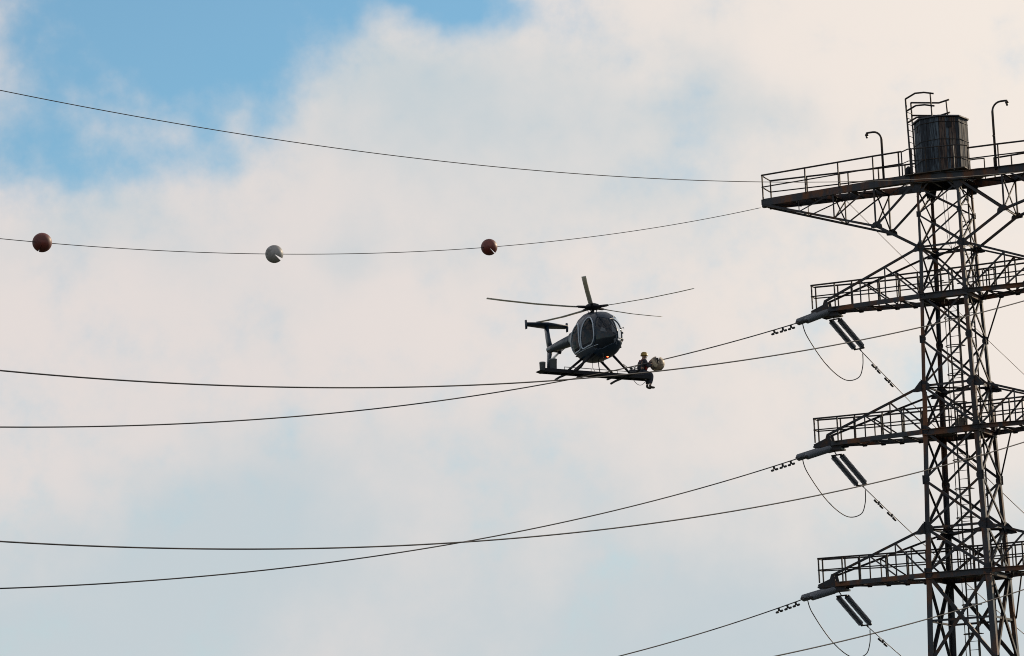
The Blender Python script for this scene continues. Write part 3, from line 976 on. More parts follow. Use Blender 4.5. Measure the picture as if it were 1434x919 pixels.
# vibration dampers on the conductors
def damper(p, d, label, grp, drop=.13, wl=1.0):
    d = d.normalized()
    r = empty('vibration_damper', p)
    side = d.cross(Vector((0, 0, 1))).normalized()
    up = side.cross(d)
    r.matrix_world = Matrix.Translation(p) @ Matrix((d, -side, up)).transposed().to_4x4()
    tag(r, label, 'damper', grp)
    MB().bar((0, 0, .03), (0, 0, -.11), .07, .05, (1, 0, 0)).build('clamp', FITTING, r)
    MB().tube([(-.15 * wl, 0, -drop), (-.08 * wl, 0, -drop + .015), (0, 0, -drop + .03), (.08 * wl, 0, -drop + .015), (.15 * wl, 0, -drop)], .016, 6).build('messenger_cable', FITTING, r)
    for s in (-1, 1):
        MB().lathe([(.02, -.075 * wl), (.045, -.06 * wl), (.045, .04 * wl), (.03, .075 * wl)], 10, 'X', (s * .13 * wl, 0, -drop)).build('weight', FITTING, r)


for i, k in enumerate(('AL', 'BL', 'CL')):
    for j, s in enumerate((.62, 1.13, 1.66)):
        damper(wp(k, s) + Vector((0, 0, -.012)), wp(k, s + .1) - wp(k, s), f'{("first", "second", "third")[j]} damper out from the insulators, under the {LV[i]} left conductor', 'dampers on the left conductors')
    p0 = Vector(BACK[i][1]) + Vector((0, 0, -.02))
    sl_ = (-.60, -.57, -.545)[i]
    for j, s in enumerate((1.02, 1.82) if i < 2 else (.98,)):
        q = wire_pts(p0, DL, sl_, .0035, 0, s, s, 1)[0]
        damper(q + Vector((0, 0, -.01)), DL + Vector((0, 0, sl_)), f'{("upper", "lower")[j]} damper on the wire falling right from the {LV[i]} cross arm', 'dampers on the rear wires', .085, 1.5)


# ------------------------------------------------------------------ marker balls
def marker_ball(p, axis, rad, m, gap_at, gap, label, group, inner=BALLDARK, depth=1.0):
    """ball turned about the wire, with an open slot (a missing wedge) where the halves meet"""
    axis = axis.normalized()
    side = axis.cross(Vector((0, 0, 1))).normalized()
    up = side.cross(axis)
    r = empty('marker_ball', p)
    r.matrix_world = Matrix.Translation(p) @ Matrix((axis, side, up)).transposed().to_4x4()
    tag(r, label, 'marker ball', group)
    n, mm = 20, 28
    for half in (0, 1):
        b = MB()
        a0 = gap_at + gap / 2 + half * (360 - gap) / 2
        a1 = a0 + (360 - gap) / 2
        vs, fs = [], []
        for i in range(n + 1):
            t = math.pi * i / n
            for j in range(mm // 2 + 1):
                a = R(a0 + (a1 - a0) * j / (mm // 2))
                vs.append((rad * math.cos(t), rad * math.sin(t) * math.cos(a), rad * math.sin(t) * math.sin(a)))
        w = mm // 2 + 1
        for i in range(n):
            for j in range(w - 1): fs.append((i * w + j, (i + 1) * w + j, (i + 1) * w + j + 1, i * w + j + 1))
        b.add(vs, fs, True)
        # closing walls of the half
        for j in (0, w - 1):
            b.add([vs[i * w + j] for i in range(n + 1)], [tuple(range(n + 1))])
        o = b.build('half_shell', m, r)
        bm = bmesh.new(); bm.from_mesh(o.data)
        bmesh.ops.remove_doubles(bm, verts=bm.verts, dist=1e-5)
        bmesh.ops.recalc_face_normals(bm, faces=bm.faces)
        for e in bm.edges:
            if len(e.link_faces) == 2 and e.calc_face_angle() > .7: e.smooth = False
        bm.to_mesh(o.data); bm.free()
    return r


GB = 'marker balls on the upper wire'
for s, rad, m, at, gp, ax, lab in ((36.12, .315, RED, 292, 6, (.21, -1, -.25), 'leftmost dark red marker ball on the upper wire'), (26.22, .31, WHITE, 218, 17, (.085, -1, -.225), 'pale grey marker ball hanging between two red ones'),
                               (15.71, .305, RED, 229, 7, (.01, -1, -.20), 'dark red marker ball on the wire above the helicopter\'s rotor')):
    marker_ball(wp('W2', s), Vector(ax), rad, m, at, gp, lab, GB)
BALL = wp('AL', 8.615) + Vector((0, 0, -.11))
wb = marker_ball(BALL, Vector((-.04, -1, -.20)), .285, CREAM, 100, 28, 'dirty cream marker ball the lineman is fitting to the wire', None)
MB().box((-.16, -.062, -.04), (.16, .062, .225)).build('clamp', BALLDARK, wb)  # not a clamp: dark block added to stand for shade inside the slot

# ------------------------------------------------------------------ helicopter
HEAD, HPITCH, HROLL = 26.0, 1.5, 1.5
hfwd = Vector((math.sin(R(HEAD)) * math.cos(R(HPITCH)), -math.cos(R(HEAD)) * math.cos(R(HPITCH)), math.sin(R(HPITCH))))
hleft = Vector((math.cos(R(HEAD)), math.sin(R(HEAD)), 0))
hup = hfwd.cross(hleft)
rr = R(-HROLL)
hl2 = hleft * math.cos(rr) + hup * math.sin(rr)
hu2 = hup * math.cos(rr) - hleft * math.sin(rr)
HUBZ = 2.86
HUB = Vector((3.0285, 117.406, 23.785))
HM = Matrix((hfwd, hl2, hu2)).transposed().to_4x4()
HM.translation = HUB - hu2 * HUBZ
heli = empty('helicopter')
heli.matrix_world = HM
tag(heli, 'dark navy helicopter with bubble nose hovering beside the wires, work platform across its skids', 'helicopter')
hp = lambda x, y, z: HM @ Vector((x, y, z))

ST = [(1.78, 1.42, .03, .03), (1.74, 1.42, .20, .18), (1.63, 1.44, .41, .335), (1.46, 1.48, .60, .455), (1.20, 1.54, .77, .555), (.88, 1.59, .875, .605), (.50, 1.62, .915, .625),
      (.12, 1.63, .925, .625), (-.25, 1.64, .89, .615), (-.58, 1.66, .80, .58), (-.84, 1.70, .67, .51), (-1.08, 1.77, .51, .42), (-1.32, 1.85, .37, .32), (-1.6, 1.93, .28, .26)]
NEXP = 2.25


def interp(x):
    for i in range(len(ST) - 1):
        if ST[i][0] >= x >= ST[i + 1][0]:
            t = (ST[i][0] - x) / (ST[i][0] - ST[i + 1][0])
            p = [ST[max(i - 1, 0)], ST[i], ST[i + 1], ST[min(i + 2, len(ST) - 1)]]
            out = []
            for k in (1, 2, 3):
                a, b_, c, d = (q[k] for q in p)
                h = .5 * ((2 * b_) + (c - a) * t + (2 * a - 5 * b_ + 4 * c - d) * t * t + (3 * b_ - a - 3 * c + d) * t ** 3)
                out.append(max(min(h, max(b_, c) + .03), min(b_, c) - .03))
            return out
    return list(ST[-1][1:])


def surf(x, th, off=0.0):
    zc, hh, w = interp(x)
    c, s = math.cos(th), math.sin(th)
    return Vector((x, (w + off) * math.copysign(abs(c) ** (2 / NEXP), c), zc + (hh + off) * math.copysign(abs(s) ** (2 / NEXP), s)))


def side_pt(x, z, sgn, off=0.0):
    zc, hh, w = interp(x)
    q = max(-1, min(1, (z - zc) / hh))
    y = w * (max(0, 1 - abs(q) ** NEXP)) ** (1 / NEXP)
    return Vector((x, sgn * (y + off), z))


def inside(poly, x, z):
    r = False
    n = len(poly)
    for i in range(n):
        (x1, z1), (x2, z2) = poly[i], poly[i - 1]
        if (z1 > z) != (z2 > z) and x < (x2 - x1) * (z - z1) / (z2 - z1) + x1: r = not r
    return r


DF = [(.20, 1.17), (.62, 1.17), (.92, 1.20), (1.10, 1.36), (1.13, 1.62), (1.04, 1.92), (.88, 2.12), (.66, 2.26), (.44, 2.26), (.30, 2.08), (.21, 1.80), (.17, 1.45)]
DR = [(-.82, 1.17), (-.02, 1.17), (.03, 1.45), (.0, 1.80), (-.1, 2.06), (-.28, 2.20), (-.5, 2.12), (-.74, 1.86), (-.88, 1.52), (-.90, 1.30)]
WS = [(.98, 1.02), (1.3, .95), (1.6, 1.05), (1.9, 1.3), (1.9, 1.9), (1.5, 2.06), (1.12, 2.19), (1.14, 1.95), (1.22, 1.64), (1.19, 1.34), (1.02, 1.14)]
wsplit = lambda z: .01 + (2.1 - z) * .09
xs = []
for i in range(61):
    t = i / 60
    xs.append(1.78 - (1.78 + 1.6) * (t ** 1.35 if t < .5 else t ** 1.35))
NT_ = 72
parts = {'body': [], 'wind_r': [], 'wind_l': [], 'door_fr': [], 'door_fl': [], 'door_rr': [], 'door_rl': [], 'roof_l': []}
P_ = [[surf(x, k * math.tau / NT_) for k in range(NT_)] for x in xs]
for i in range(len(xs) - 1):
    for k in range(NT_):
        k2 = (k + 1) % NT_
        quad = (P_[i][k], P_[i][k2], P_[i + 1][k2], P_[i + 1][k])
        c = (quad[0] + quad[1] + quad[2] + quad[3]) / 4
        key = 'body'
        if inside(DF, c.x, c.z): key = 'door_fr' if c.y < 0 else 'door_fl'
        elif inside(DR, c.x, c.z): key = 'door_rr' if c.y < 0 else 'door_rl'
        elif inside(WS, c.x, c.z) and (c.y < wsplit(c.z) or c.z > 1.30): key = 'wind_r' if c.y < wsplit(c.z) else 'wind_l'
        elif c.y > max(.10, wsplit(c.z)) and c.x > .30 and 1.22 < c.z < 2.2: key = 'wind_l'
        elif c.y > .12 and .45 < c.x < 1.22 and c.z > 2.2: key = 'roof_l'
        parts[key].append(quad)


MB().plate([p for p in P_[0]], (1, 0, 0), .01).build('nose_cap', PAINT, heli)


def quads(name, qs, m, solid=0.0):
    b = MB()
    for q in qs: b.add(q, [(0, 1, 2, 3)], True)
    o = b.build(name, m, heli)
    bm = bmesh.new(); bm.from_mesh(o.data)
    bmesh.ops.remove_doubles(bm, verts=bm.verts, dist=1e-4)
    bmesh.ops.recalc_face_normals(bm, faces=bm.faces)
    bm.to_mesh(o.data); bm.free()
    return o


body = quads('fuselage', parts['body'], PAINT)
so = body.modifiers.new('thickness', 'SOLIDIFY'); so.thickness = .018; so.offset = -1
quads('windscreen', parts['wind_r'], DARKGLASS)
quads('windscreen', parts['wind_l'], CLEAR)
quads('roof_window', parts['roof_l'], GLASS)


def outline(poly, sgn, off, n=5):
    pts = []
    m_ = len(poly)
    for i in range(m_):
        p0, p1, p2, p3 = (Vector((*poly[(i + j) % m_], 0)) for j in (-1, 0, 1, 2))
        for t in [k / n for k in range(n)]:
            q = .5 * ((2 * p1) + (p2 - p0) * t + (2 * p0 - 5 * p1 + 4 * p2 - p3) * t * t + (3 * p1 - p0 - 3 * p2 + p3) * t ** 3)
            pts.append(side_pt(q.x, q.y, sgn, off))
    return pts


for key, poly, sgn in (('door_fr', DF, -1), ('door_rr', DR, -1), ('door_fl', DF, 1), ('door_rl', DR, 1)):
    d_ = quads('door_window', parts[key], GLASS if sgn < 0 else CLEAR)
    MB().tube(outline(poly, sgn, .010), .026, 8, True).build('frame', FRAMEPAINT if sgn < 0 else PAINT, d_)
for sgn in (-1, 1):
    b = MB().tube([side_pt(x, 1.10 + .02 * math.sin(x), sgn, .004) for x in [-.85 + .1 * i for i in range(22)]], .012, 6)
    b.build('door_seam', FRAMEPAINT if sgn < 0 else PAINT, heli)
    if sgn < 0: MB().tube(outline(WS, sgn, .004, 3), .020, 6, True).build('windscreen_frame', PAINT, heli)
sil = [side_pt(x, 1.30, 1, .004) for x in [1.755, 1.74, 1.71, 1.66, 1.6, 1.5, 1.4, 1.3, 1.2]]
MB().tube(sil, .018, 6).build('windscreen_frame', PAINT, heli)
pil = []
for i in range(16):
    z = 2.16 - i * .058
    lo_, hi_ = .6, 1.775
    for _ in range(40):
        md = (lo_ + hi_) / 2
        if side_pt(md, z, 1).y > wsplit(z): lo_ = md
        else: hi_ = md
    pil.append(side_pt(lo_, z, 1, .004))
MB().tube(pil, .030, 8).build('windscreen_pillar', PAINT, heli)
# cabin: floor, bulkhead, seats, panel, pilot's instrument pedestal
cab = MB()
cab.box((-.62, -.46, 1.02), (1.10, .46, 1.06))
cab.build('cabin_floor', BLACK, heli)
cab = MB().plate([(-.30, y, z) for y, z in ((-.52, 1.06), (.50, 1.06), (.53, 1.6), (.42, 2.1), (.2, 2.4), (-.25, 2.4), (-.45, 2.1), (-.55, 1.6))], (1, 0, 0), .03)
cab.build('bulkhead', BLACK, heli)
for y in (-.28, .24):
    st = MB()
    st.box((.15, y - .22, 1.06), (.62, y + .22, 1.28))
    st.plate([(.16, y - .22, 1.26), (.16, y + .22, 1.26), (-.02, y + .19, 1.92), (-.02, y - .19, 1.92)], (1, 0, .27), .10)
    st.build('seat', PAD, heli)
pn = MB()
pn.box((1.05, -.16, 1.04), (1.30, .16, 1.46))
pn.box((1.08, -.34, 1.42), (1.28, .26, 1.62))
pn.build('instrument_panel', BLACK, heli)
# mast fairing, engine cowling
fr = MB()
rings = []
for x, zc, hh, w in ((.28, 2.36, .05, .06), (.18, 2.40, .16, .20), (-.05, 2.42, .24, .28), (-.4, 2.40, .26, .30), (-.8, 2.32, .26, .28), (-1.1, 2.18, .26, .24), (-1.35, 2.04, .20, .18)):
    rings.append([Vector((x, w * math.cos(t), zc + hh * math.sin(t))) for t in [k * math.tau / 20 for k in range(20)]])
vs = [p for rg in rings for p in rg]
fs = [(i * 20 + k, i * 20 + (k + 1) % 20, (i + 1) * 20 + (k + 1) % 20, (i + 1) * 20 + k) for i in range(6) for k in range(20)] + [tuple(range(20)), tuple(120 + k for k in range(20))[::-1]]
fr.add(vs, fs, True)
fix_normals(fr.build('engine_fairing', PAINT, heli))
ex = MB().tube([(-1.25, 0, 1.62), (-1.62, 0, 1.52)], [.11, .10], 14)
ex.build('exhaust', BLACK, heli)
# boom and tail
bm_ = MB().tube([(-1.35, 0, 1.93), (-1.8, 0, 1.93), (-2.8, 0, 1.94), (-3.35, 0, 1.945), (-3.72, 0, 1.95)], [.27, .225, .18, .145, .13], 18)
bm_.build('tail_boom', PAINT, heli)


def foil(b, secs):
    """secs: list of (leading point, trailing point, half thickness vector)"""
    n = 8
    vs = []
    for le, te, hv in secs:
        le, te, hv = Vector(le), Vector(te), Vector(hv)
        prof = [(0, 0), (.12, .8), (.35, 1), (.7, .55), (1, .06), (.7, -.55), (.35, -1), (.12, -.8)]
        vs += [le.lerp(te, t) + hv * h for t, h in prof]
    m_ = len(secs)
    fs = [(i * n + k, i * n + (k + 1) % n, (i + 1) * n + (k + 1) % n, (i + 1) * n + k) for i in range(m_ - 1) for k in range(n)]
    fs += [tuple(range(n))[::-1], tuple((m_ - 1) * n + k for k in range(n))]
    b.add(vs, fs, True)
    return b


TXO, TZO = .24, .07
tv = lambda x, y, z: (x + TXO, y, z + TZO)
fin = foil(MB(), [(tv(-3.62, 0, 1.80), tv(-4.12, 0, 1.84), (0, .06, 0)), (tv(-3.86, 0, 2.35), tv(-4.26, 0, 2.36), (0, .05, 0)), (tv(-4.0, 0, 2.84), tv(-4.36, 0, 2.84), (0, .045, 0))])
fix_normals(fin.build('tail_fin', PAINT, heli))
fin = foil(MB(), [(tv(-3.66, 0, 1.95), tv(-4.14, 0, 1.92), (0, .06, 0)), (tv(-3.86, 0, 1.5), tv(-4.2, 0, 1.45), (0, .05, 0)), (tv(-3.98, 0, 1.12), tv(-4.22, 0, 1.08), (0, .035, 0))])
fix_normals(fin.build('lower_fin', PAINT, heli))
stb = foil(MB(), [(tv(-4.02, -.86, 2.90), tv(-4.28, -.86, 2.81), (0, 0, .035)), (tv(-3.92, 0, 2.93), tv(-4.40, 0, 2.79), (0, 0, .065)), (tv(-4.02, .86, 2.90), tv(-4.28, .86, 2.81), (0, 0, .035))])
fix_normals(stb.build('stabilizer', PAINT, heli))
for y in (-.87, .87):
    fix_normals(foil(MB(), [(tv(-4.06, y, 2.68), tv(-4.22, y, 2.67), (0, .03, 0)), (tv(-4.04, y, 2.85), tv(-4.24, y, 2.85), (0, .04, 0)), (tv(-4.08, y, 3.02), tv(-4.26, y, 3.03), (0, .03, 0))]).build('end_plate', PAINT, heli))
# tail rotor on the port side
tr_ = MB().tube([tv(-3.98, 0, 1.86), tv(-3.98, .46, 1.84)], .045, 10)
tr_.lathe([(.03, -.05), (.09, -.03), (.09, .03), (.03, .05)], 12, 'Y', tv(-3.98, .46, 1.84))
tr_.build('tail_rotor', BLACK, heli)
for a in (12, 192):
    c, s_ = math.cos(R(a)), math.sin(R(a))
    b = foil(MB(), [(tv(-3.98 + c * .09 + s_ * .05, .46, 1.84 + s_ * .09 - c * .05), tv(-3.98 + c * .09 - s_ * .05, .46, 1.84 + s_ * .09 + c * .05), (0, .012, 0)),
                    (tv(-3.98 + c * .66 + s_ * .06, .47, 1.84 + s_ * .66 - c * .06), tv(-3.98 + c * .66 - s_ * .06, .47, 1.84 + s_ * .66 + c * .06), (0, .008, 0))])
    fix_normals(b.build('tail_rotor_blade', BLADE, heli))
# main rotor: mast, hub, five blades at rest
ms = MB().tube([(0, 0, 2.38), (0, 0, 2.82)], .055, 14)
ms.lathe([(.15, 2.54), (.17, 2.57), (.15, 2.60), (.06, 2.61)], 18)
ms.build('mast', BLACK, heli)
hb = MB().lathe([(.10, 2.72), (.28, 2.76), (.32, 2.80), (.30, 2.85), (.22, 2.92), (.10, 2.965), (.02, 2.975)], 24)
for k in range(5):
    t = R(20 + 72 * k)
    hb.tube([(.16 * math.cos(t), .16 * math.sin(t), 2.58), (.20 * math.cos(t + .3), .20 * math.sin(t + .3), 2.76)], .014, 6)
hb.build('rotor_hub', BLACK, heli)
for k in range(5):
    azd = -90 - 5 + 72 * k              # compass of the blade in the world's plan, degrees from +x
    wd = Vector((math.cos(R(azd)), math.sin(R(azd)), 0))
    ld = Vector((wd.dot(hfwd), wd.dot(hl2), 0)).normalized()
    cr = Vector((-ld.y, ld.x, 0))
    b = MB()
    b.tube([ld * .2 + Vector((0, 0, 2.82)), ld * .56 + Vector((0, 0, 2.83))], [.06, .045], 10)
    b.bar(ld * .40 + Vector((0, 0, 2.83)), ld * .62 + Vector((0, 0, 2.835)), .10, .05)
    grip = b.build('blade_grip', BLACK, heli)
    b = MB()
    secs = []
    for rr_, dr in ((.56, 0), (.9, .005), (2.2, .07), (3.4, .17), (4.02, .235)):
        c = ld * rr_ + Vector((0, 0, 2.835 + dr))
        secs.append((c + cr * .05 + Vector((0, 0, .010)), c - cr * .12 + Vector((0, 0, -.012)), (0, 0, .012)))
    foil(b, secs)
    fix_normals(b.build('rotor_blade', BLADE, heli))
# skids and struts
SKY, SKZ = 1.16, .21
for sgn in (-1, 1):
    toe = .62 if sgn < 0 else .25
    pts = [(-.95, sgn * SKY, SKZ - .03), (-.6, sgn * SKY, SKZ), (.9, sgn * SKY, SKZ), (1.15, sgn * SKY, SKZ + .07 * toe), (1.32, sgn * SKY, SKZ + .20 * toe), (1.42, sgn * SKY, SKZ + .36 * toe)]
    MB().tube(pts, .042, 10).build('skid', BLACK, heli)
    for x0, x1 in ((-.30, -.38), (.72, .62)):
        p, q = Vector((x0, sgn * .36, .90)), Vector((x1, sgn * SKY, SKZ + .02))
        b = foil(MB(), [(p + Vector((.07, 0, 0)), p - Vector((.07, 0, 0)), (0, .032, .036 * sgn)), (q + Vector((.06, 0, 0)), q - Vector((.06, 0, 0)), (0, .028, .032 * sgn))])
        fix_normals(b.build('skid_strut', BLACK, heli))
# work platform across the skids
PX0, PX1, PZ = .02, .44, .27
PY0, PY1 = -2.27, 2.05
pf = MB()
pf.box((PX0, PY0, PZ - .05), (PX1, PY1, PZ))
for x in (PX0 - .012, PX1 + .012):
    pf.bar((x, PY0 + .02, PZ - .055), (x, PY1 + .06, PZ - .055), .05, .125)
pf.plate([(PX0 - .03, PY0 + .02, PZ - .12), (PX1 + .03, PY0 + .02, PZ - .12), (PX1 + .03, PY0 - .16, PZ - .07), (PX0 - .03, PY0 - .16, PZ - .07)], (0, -.3, 1), .02)
pf.bar((PX0, PY0 - .10, PZ - .07), (PX0, PY0 + .3, PZ - .01), .06, .04)
for k in range(9): pf.bar((PX0, PY0 + .25 + .5 * k, PZ - .08), (PX1, PY0 + .25 + .5 * k, PZ - .08), .05, .05)
plat = pf.build('work_platform', BLACK, heli)
b = MB()
b.tube([(PX1 + .05, -1.5, PZ + .09), (PX1 + .05, 1.7, PZ + .09)], .014, 6)
for y in (-1.5, -.4, .7, 1.7): b.tube([(PX1 + .05, y, PZ - .03), (PX1 + .05, y, PZ + .09)], .012, 6)
b.build('grab_rail', GREY, plat)
for y in (-.7, .55):
    MB().bar((PX0 - .1, y, PZ - .145), (PX1 + .1, y, PZ - .145), .06, .05).build('cross_tube', BLACK, plat)
# beacon and belly details
bl_ = MB().lathe([(.06, .05), (.08, 0), (.07, -.06), (.03, -.09)], 14, at=(1.02, .02, .82))
bl_.build('red_beacon', LAMPRED, heli)
for (x, y) in ((.9, -.1), (.55, .1), (1.2, -.25)):
    MB().tube([(x, y, 1.0), (x, y, .62)], .012, 6).build('antenna', GREY, heli)
MB().tube([(.4, -.05, .78), (.42, -.04, .5), (.45, -.02, .27)], .02, 6).build('cargo_line', BLACK, heli)
MB().tube([(.35, -.25, .8), (.40, -.30, .45), (.42, -.2, .28)], .009, 6).build('cargo_line', BLACK, heli)
for x, z, y in ((1.36, 1.05, .43), (1.50, 1.30, .42), (1.54, 1.55, .40)):
    MB().lathe([(.02, 0), (.035, .02), (.035, .05), (.01, .07)], 10, 'X', side_pt(x, z, 1, -.012)).build('bolt', GREY, heli)
MB().tube([(1.40, .43, 1.75), (1.50, .47, 1.78), (1.54, .47, 1.70)], .012, 6).build('pitot_tube', GREY, heli)

# counterweight buckets on the platform's starboard end
for x, y, r, h, lab in ((.10, -2.20, .115, .28, 'left bucket at the bare end of the helicopter\'s work platform'), (.30, -1.86, .14, .38, 'right, taller bucket at the bare end of the helicopter\'s work platform')):
    k = empty('bucket')
    k.matrix_world = Matrix.Translation(hp(x, y, PZ + .002)) @ HM.to_quaternion().to_matrix().to_4x4()
    tag(k, lab, 'bucket', 'buckets on the work platform')
    MB().lathe([(r * .92, 0), (r, h - .02), (r * 1.06, h - .02), (r * 1.06, h), (r * .9, h), (r * .85, .02)], 20).build('body', PAIL, k)
    MB().lathe([(r * .95, h + .001), (r * .95, h + .02), (r * .4, h + .03)], 20).build('lid', PAIL, k)
tb = empty('tool_bag')
tb.matrix_world = Matrix.Translation(hp(.36, 1.52, PZ + .002)) @ HM.to_quaternion().to_matrix().to_4x4()
tag(tb, 'dark open tool bag on the work platform beside the seated lineman', 'bag')
bg_ = MB()
bg_.box((-.02, -.26, 0), (.12, .30, .19))
bg_.build('body', JACKET, tb)
MB().tube([(.05, -.1, .18), (.05, -.06, .25), (.05, .12, .25), (.05, .16, .18)], .014, 6).build('handle', BLACK, tb)
for x, y, h in ((.04, -.20, .31), (.06, -.06, .27)):
    MB().tube([(x, y, .15), (x + .02, y, h)], .016, 6).build('tool_handle', GREY, tb)


# ------------------------------------------------------------------ lineman
def skin_body(name, verts, edges, m, parent, sub=2):
    """verts: {key: (pos, radius)}; the first key is the root"""
    keys = list(verts)
    me = bpy.data.meshes.new(name)
    me.from_pydata([verts[k][0] for k in keys], [(keys.index(a), keys.index(b)) for a, b in edges], [])
    o = bpy.data.objects.new(name, me)
    C.objects.link(o)
    o.parent = parent
    sk = o.modifiers.new('skin', 'SKIN')
    sk.use_smooth_shade = True
    lay = me.skin_vertices[0] if me.skin_vertices else None
    for i, k in enumerate(keys):
        r = verts[k][1]
        rr = r if isinstance(r, tuple) else (r, r)
        lay.data[i].radius = rr
        lay.data[i].use_root = (i == 0)
    sb = o.modifiers.new('subdivision', 'SUBSURF')
    sb.levels = sb.render_levels = sub
    dg = bpy.context.evaluated_depsgraph_get()
    ev = bpy.data.meshes.new_from_object(o.evaluated_get(dg))
    o.modifiers.clear()
    o.data = ev
    ev.materials.clear()
    ev.materials.append(m)
    for p in ev.polygons: p.use_smooth = True
    return o


# local frame of the person: x to the front (port, along the helicopter's +y), y to the person's left, z up
PM = Matrix((hl2, -hfwd, hu2)).transposed().to_4x4()
PM.translation = hp(.27, 1.73, PZ)
person = empty('person')
person.matrix_world = PM
tag(person, 'person in yellow helmet and dark jacket seated on the platform end, holding a ball', 'person')
bl_loc = PM.inverted() @ BALL
# pose (metres)
hip = Vector((0, 0, .13)); chest = Vector((.10, -.01, .46)); neck = Vector((.16, -.02, .63)); head = Vector((.20, -.03, .74))
tgtR = bl_loc + Vector((-.27, -.10, -.02)); tgtL = bl_loc + Vector((-.25, .12, .08))
shR = Vector((.14, -.20, .55)); shL = Vector((.14, .18, .55))


def elbow(a, b_, la, lb, bend):
    d = b_ - a
    L = min(d.length, la + lb - .01)
    t = (la * la - lb * lb + L * L) / (2 * L)
    h = math.sqrt(max(la * la - t * t, 0))
    n = (Vector(bend) - d.normalized() * Vector(bend).dot(d.normalized())).normalized()
    return a + d.normalized() * t + n * h


def reach(a, b_, L):
    d = b_ - a
    return a + d.normalized() * min(d.length, L)


hR, hL = reach(shR, tgtR, .55), reach(shL, tgtL, .55)
eR, eL = elbow(shR, hR, .29, .26, (0, -.4, -1)), elbow(shL, hL, .29, .26, (0, .6, -.8))
kR, kL = Vector((.46, -.11, .07)), Vector((.45, .13, .09))
aR, aL = Vector((.38, -.10, -.35)), Vector((.36, .10, -.33))
tR, tL = Vector((.56, -.12, -.42)), Vector((.54, .13, -.40))
V = {'pelvis': (hip, (.15, .13)), 'waist': (Vector((.05, -.005, .30)), (.14, .12)), 'chest': (chest, (.16, .125)), 'neck0': (Vector((.15, -.015, .575)), .075), 'neck': (neck, .052), 'head': (Vector((.195, -.03, .70)), .075), 'crown': (Vector((.205, -.03, .80)), .078),
     'shR': (shR, .075), 'eR': (eR, .052), 'wR': (shR.lerp(hR, 1), .033), 'shL': (shL, .075), 'eL': (eL, .052), 'wL': (hL, .033),
     'hpR': (Vector((.06, -.10, .10)), .10), 'kR': (kR, .068), 'cR': (kR.lerp(aR, .35), .062), 'aR': (aR, .042), 'hpL': (Vector((.06, .10, .10)), .10), 'kL': (kL, .068), 'cL': (kL.lerp(aL, .35), .062), 'aL': (aL, .042),
     'heelR': (aR + Vector((.0, 0, -.05)), .042), 'heelL': (aL + Vector((.0, 0, -.05)), .042), 'tR': (tR, .035), 'tL': (tL, .035)}
E_ = [('pelvis', 'waist'), ('waist', 'chest'), ('chest', 'neck0'), ('neck0', 'neck'), ('neck', 'head'), ('head', 'crown'), ('chest', 'shR'), ('shR', 'eR'), ('eR', 'wR'), ('chest', 'shL'), ('shL', 'eL'), ('eL', 'wL'),
      ('pelvis', 'hpR'), ('hpR', 'kR'), ('kR', 'cR'), ('cR', 'aR'), ('aR', 'heelR'), ('heelR', 'tR'), ('pelvis', 'hpL'), ('hpL', 'kL'), ('kL', 'cL'), ('cL', 'aL'), ('aL', 'heelL'), ('heelL', 'tL')]
# hands: palm and five fingers
for s, w, e in (('R', hR, eR), ('L', hL, eL)):
    fdir = (w - e).normalized()
    toball = (bl_loc - w).normalized()
    acr = fdir.cross(toball)
    if acr.length < .2: acr = fdir.cross(Vector((0, 0, 1)))
    acr.normalize()
    V['palm' + s] = (w + fdir * .055, (.036, .020))
    E_.append(('w' + s, 'palm' + s))
    for i, (o, l) in enumerate(((-.030, .062), (-.010, .075), (.011, .070), (.031, .055))):
        b0 = w + fdir * .095 + acr * o
        b1 = b0 + fdir * l * .5 + toball * .012
        b2 = b1 + (fdir * .5 + toball * .7).normalized() * l * .5
        V[f'f{s}{i}a'], V[f'f{s}{i}b'], V[f'f{s}{i}c'] = (b0, .0095), (b1, .009), (b2, .0075)
        E_ += [('palm' + s, f'f{s}{i}a'), (f'f{s}{i}a', f'f{s}{i}b'), (f'f{s}{i}b', f'f{s}{i}c')]
    t0 = w + fdir * .035 - acr * .040 + toball * .012
    t1 = t0 - acr * .018 + fdir * .03 + toball * .015
    V[f't{s}a'], V[f't{s}b'] = (t0, .011), (t1, .009)
    E_ += [('palm' + s, f't{s}a'), (f't{s}a', f't{s}b')]
skin_body('body', V, E_, SKIN, person)
# clothing follows the body, a little larger
jk = {'waist': (Vector((.03, 0, .20)), (.165, .145)), 'mid': (Vector((.06, -.005, .32)), (.16, .14)), 'chest': (chest, (.182, .148)), 'collar': (Vector((.15, -.015, .585)), .085),
      'shR': (shR, .092), 'eR': (eR, .068), 'cuR': (eR.lerp(hR, .86), .046), 'shL': (shL, .092), 'eL': (eL, .068), 'cuL': (eL.lerp(hL, .86), .046)}
skin_body('jacket', jk, [('waist', 'mid'), ('mid', 'chest'), ('chest', 'collar'), ('chest', 'shR'), ('shR', 'eR'), ('eR', 'cuR'), ('chest', 'shL'), ('shL', 'eL'), ('eL', 'cuL')], JACKET, person)
tz = {'pelvis': (Vector((.0, 0, .155)), (.17, .15)), 'hpR': (Vector((.07, -.10, .11)), .125), 'kR': (kR, .100), 'cR': (kR.lerp(aR, .4), .092), 'aR': (aR + Vector((0, 0, .05)), .070), 'hpL': (Vector((.07, .10, .11)), .115), 'kL': (kL, .100), 'cL': (kL.lerp(aL, .4), .092), 'aL': (aL + Vector((0, 0, .05)), .070)}
skin_body('trousers', tz, [('pelvis', 'hpR'), ('hpR', 'kR'), ('kR', 'cR'), ('cR', 'aR'), ('pelvis', 'hpL'), ('hpL', 'kL'), ('kL', 'cL'), ('cL', 'aL')], TROUSER, person)
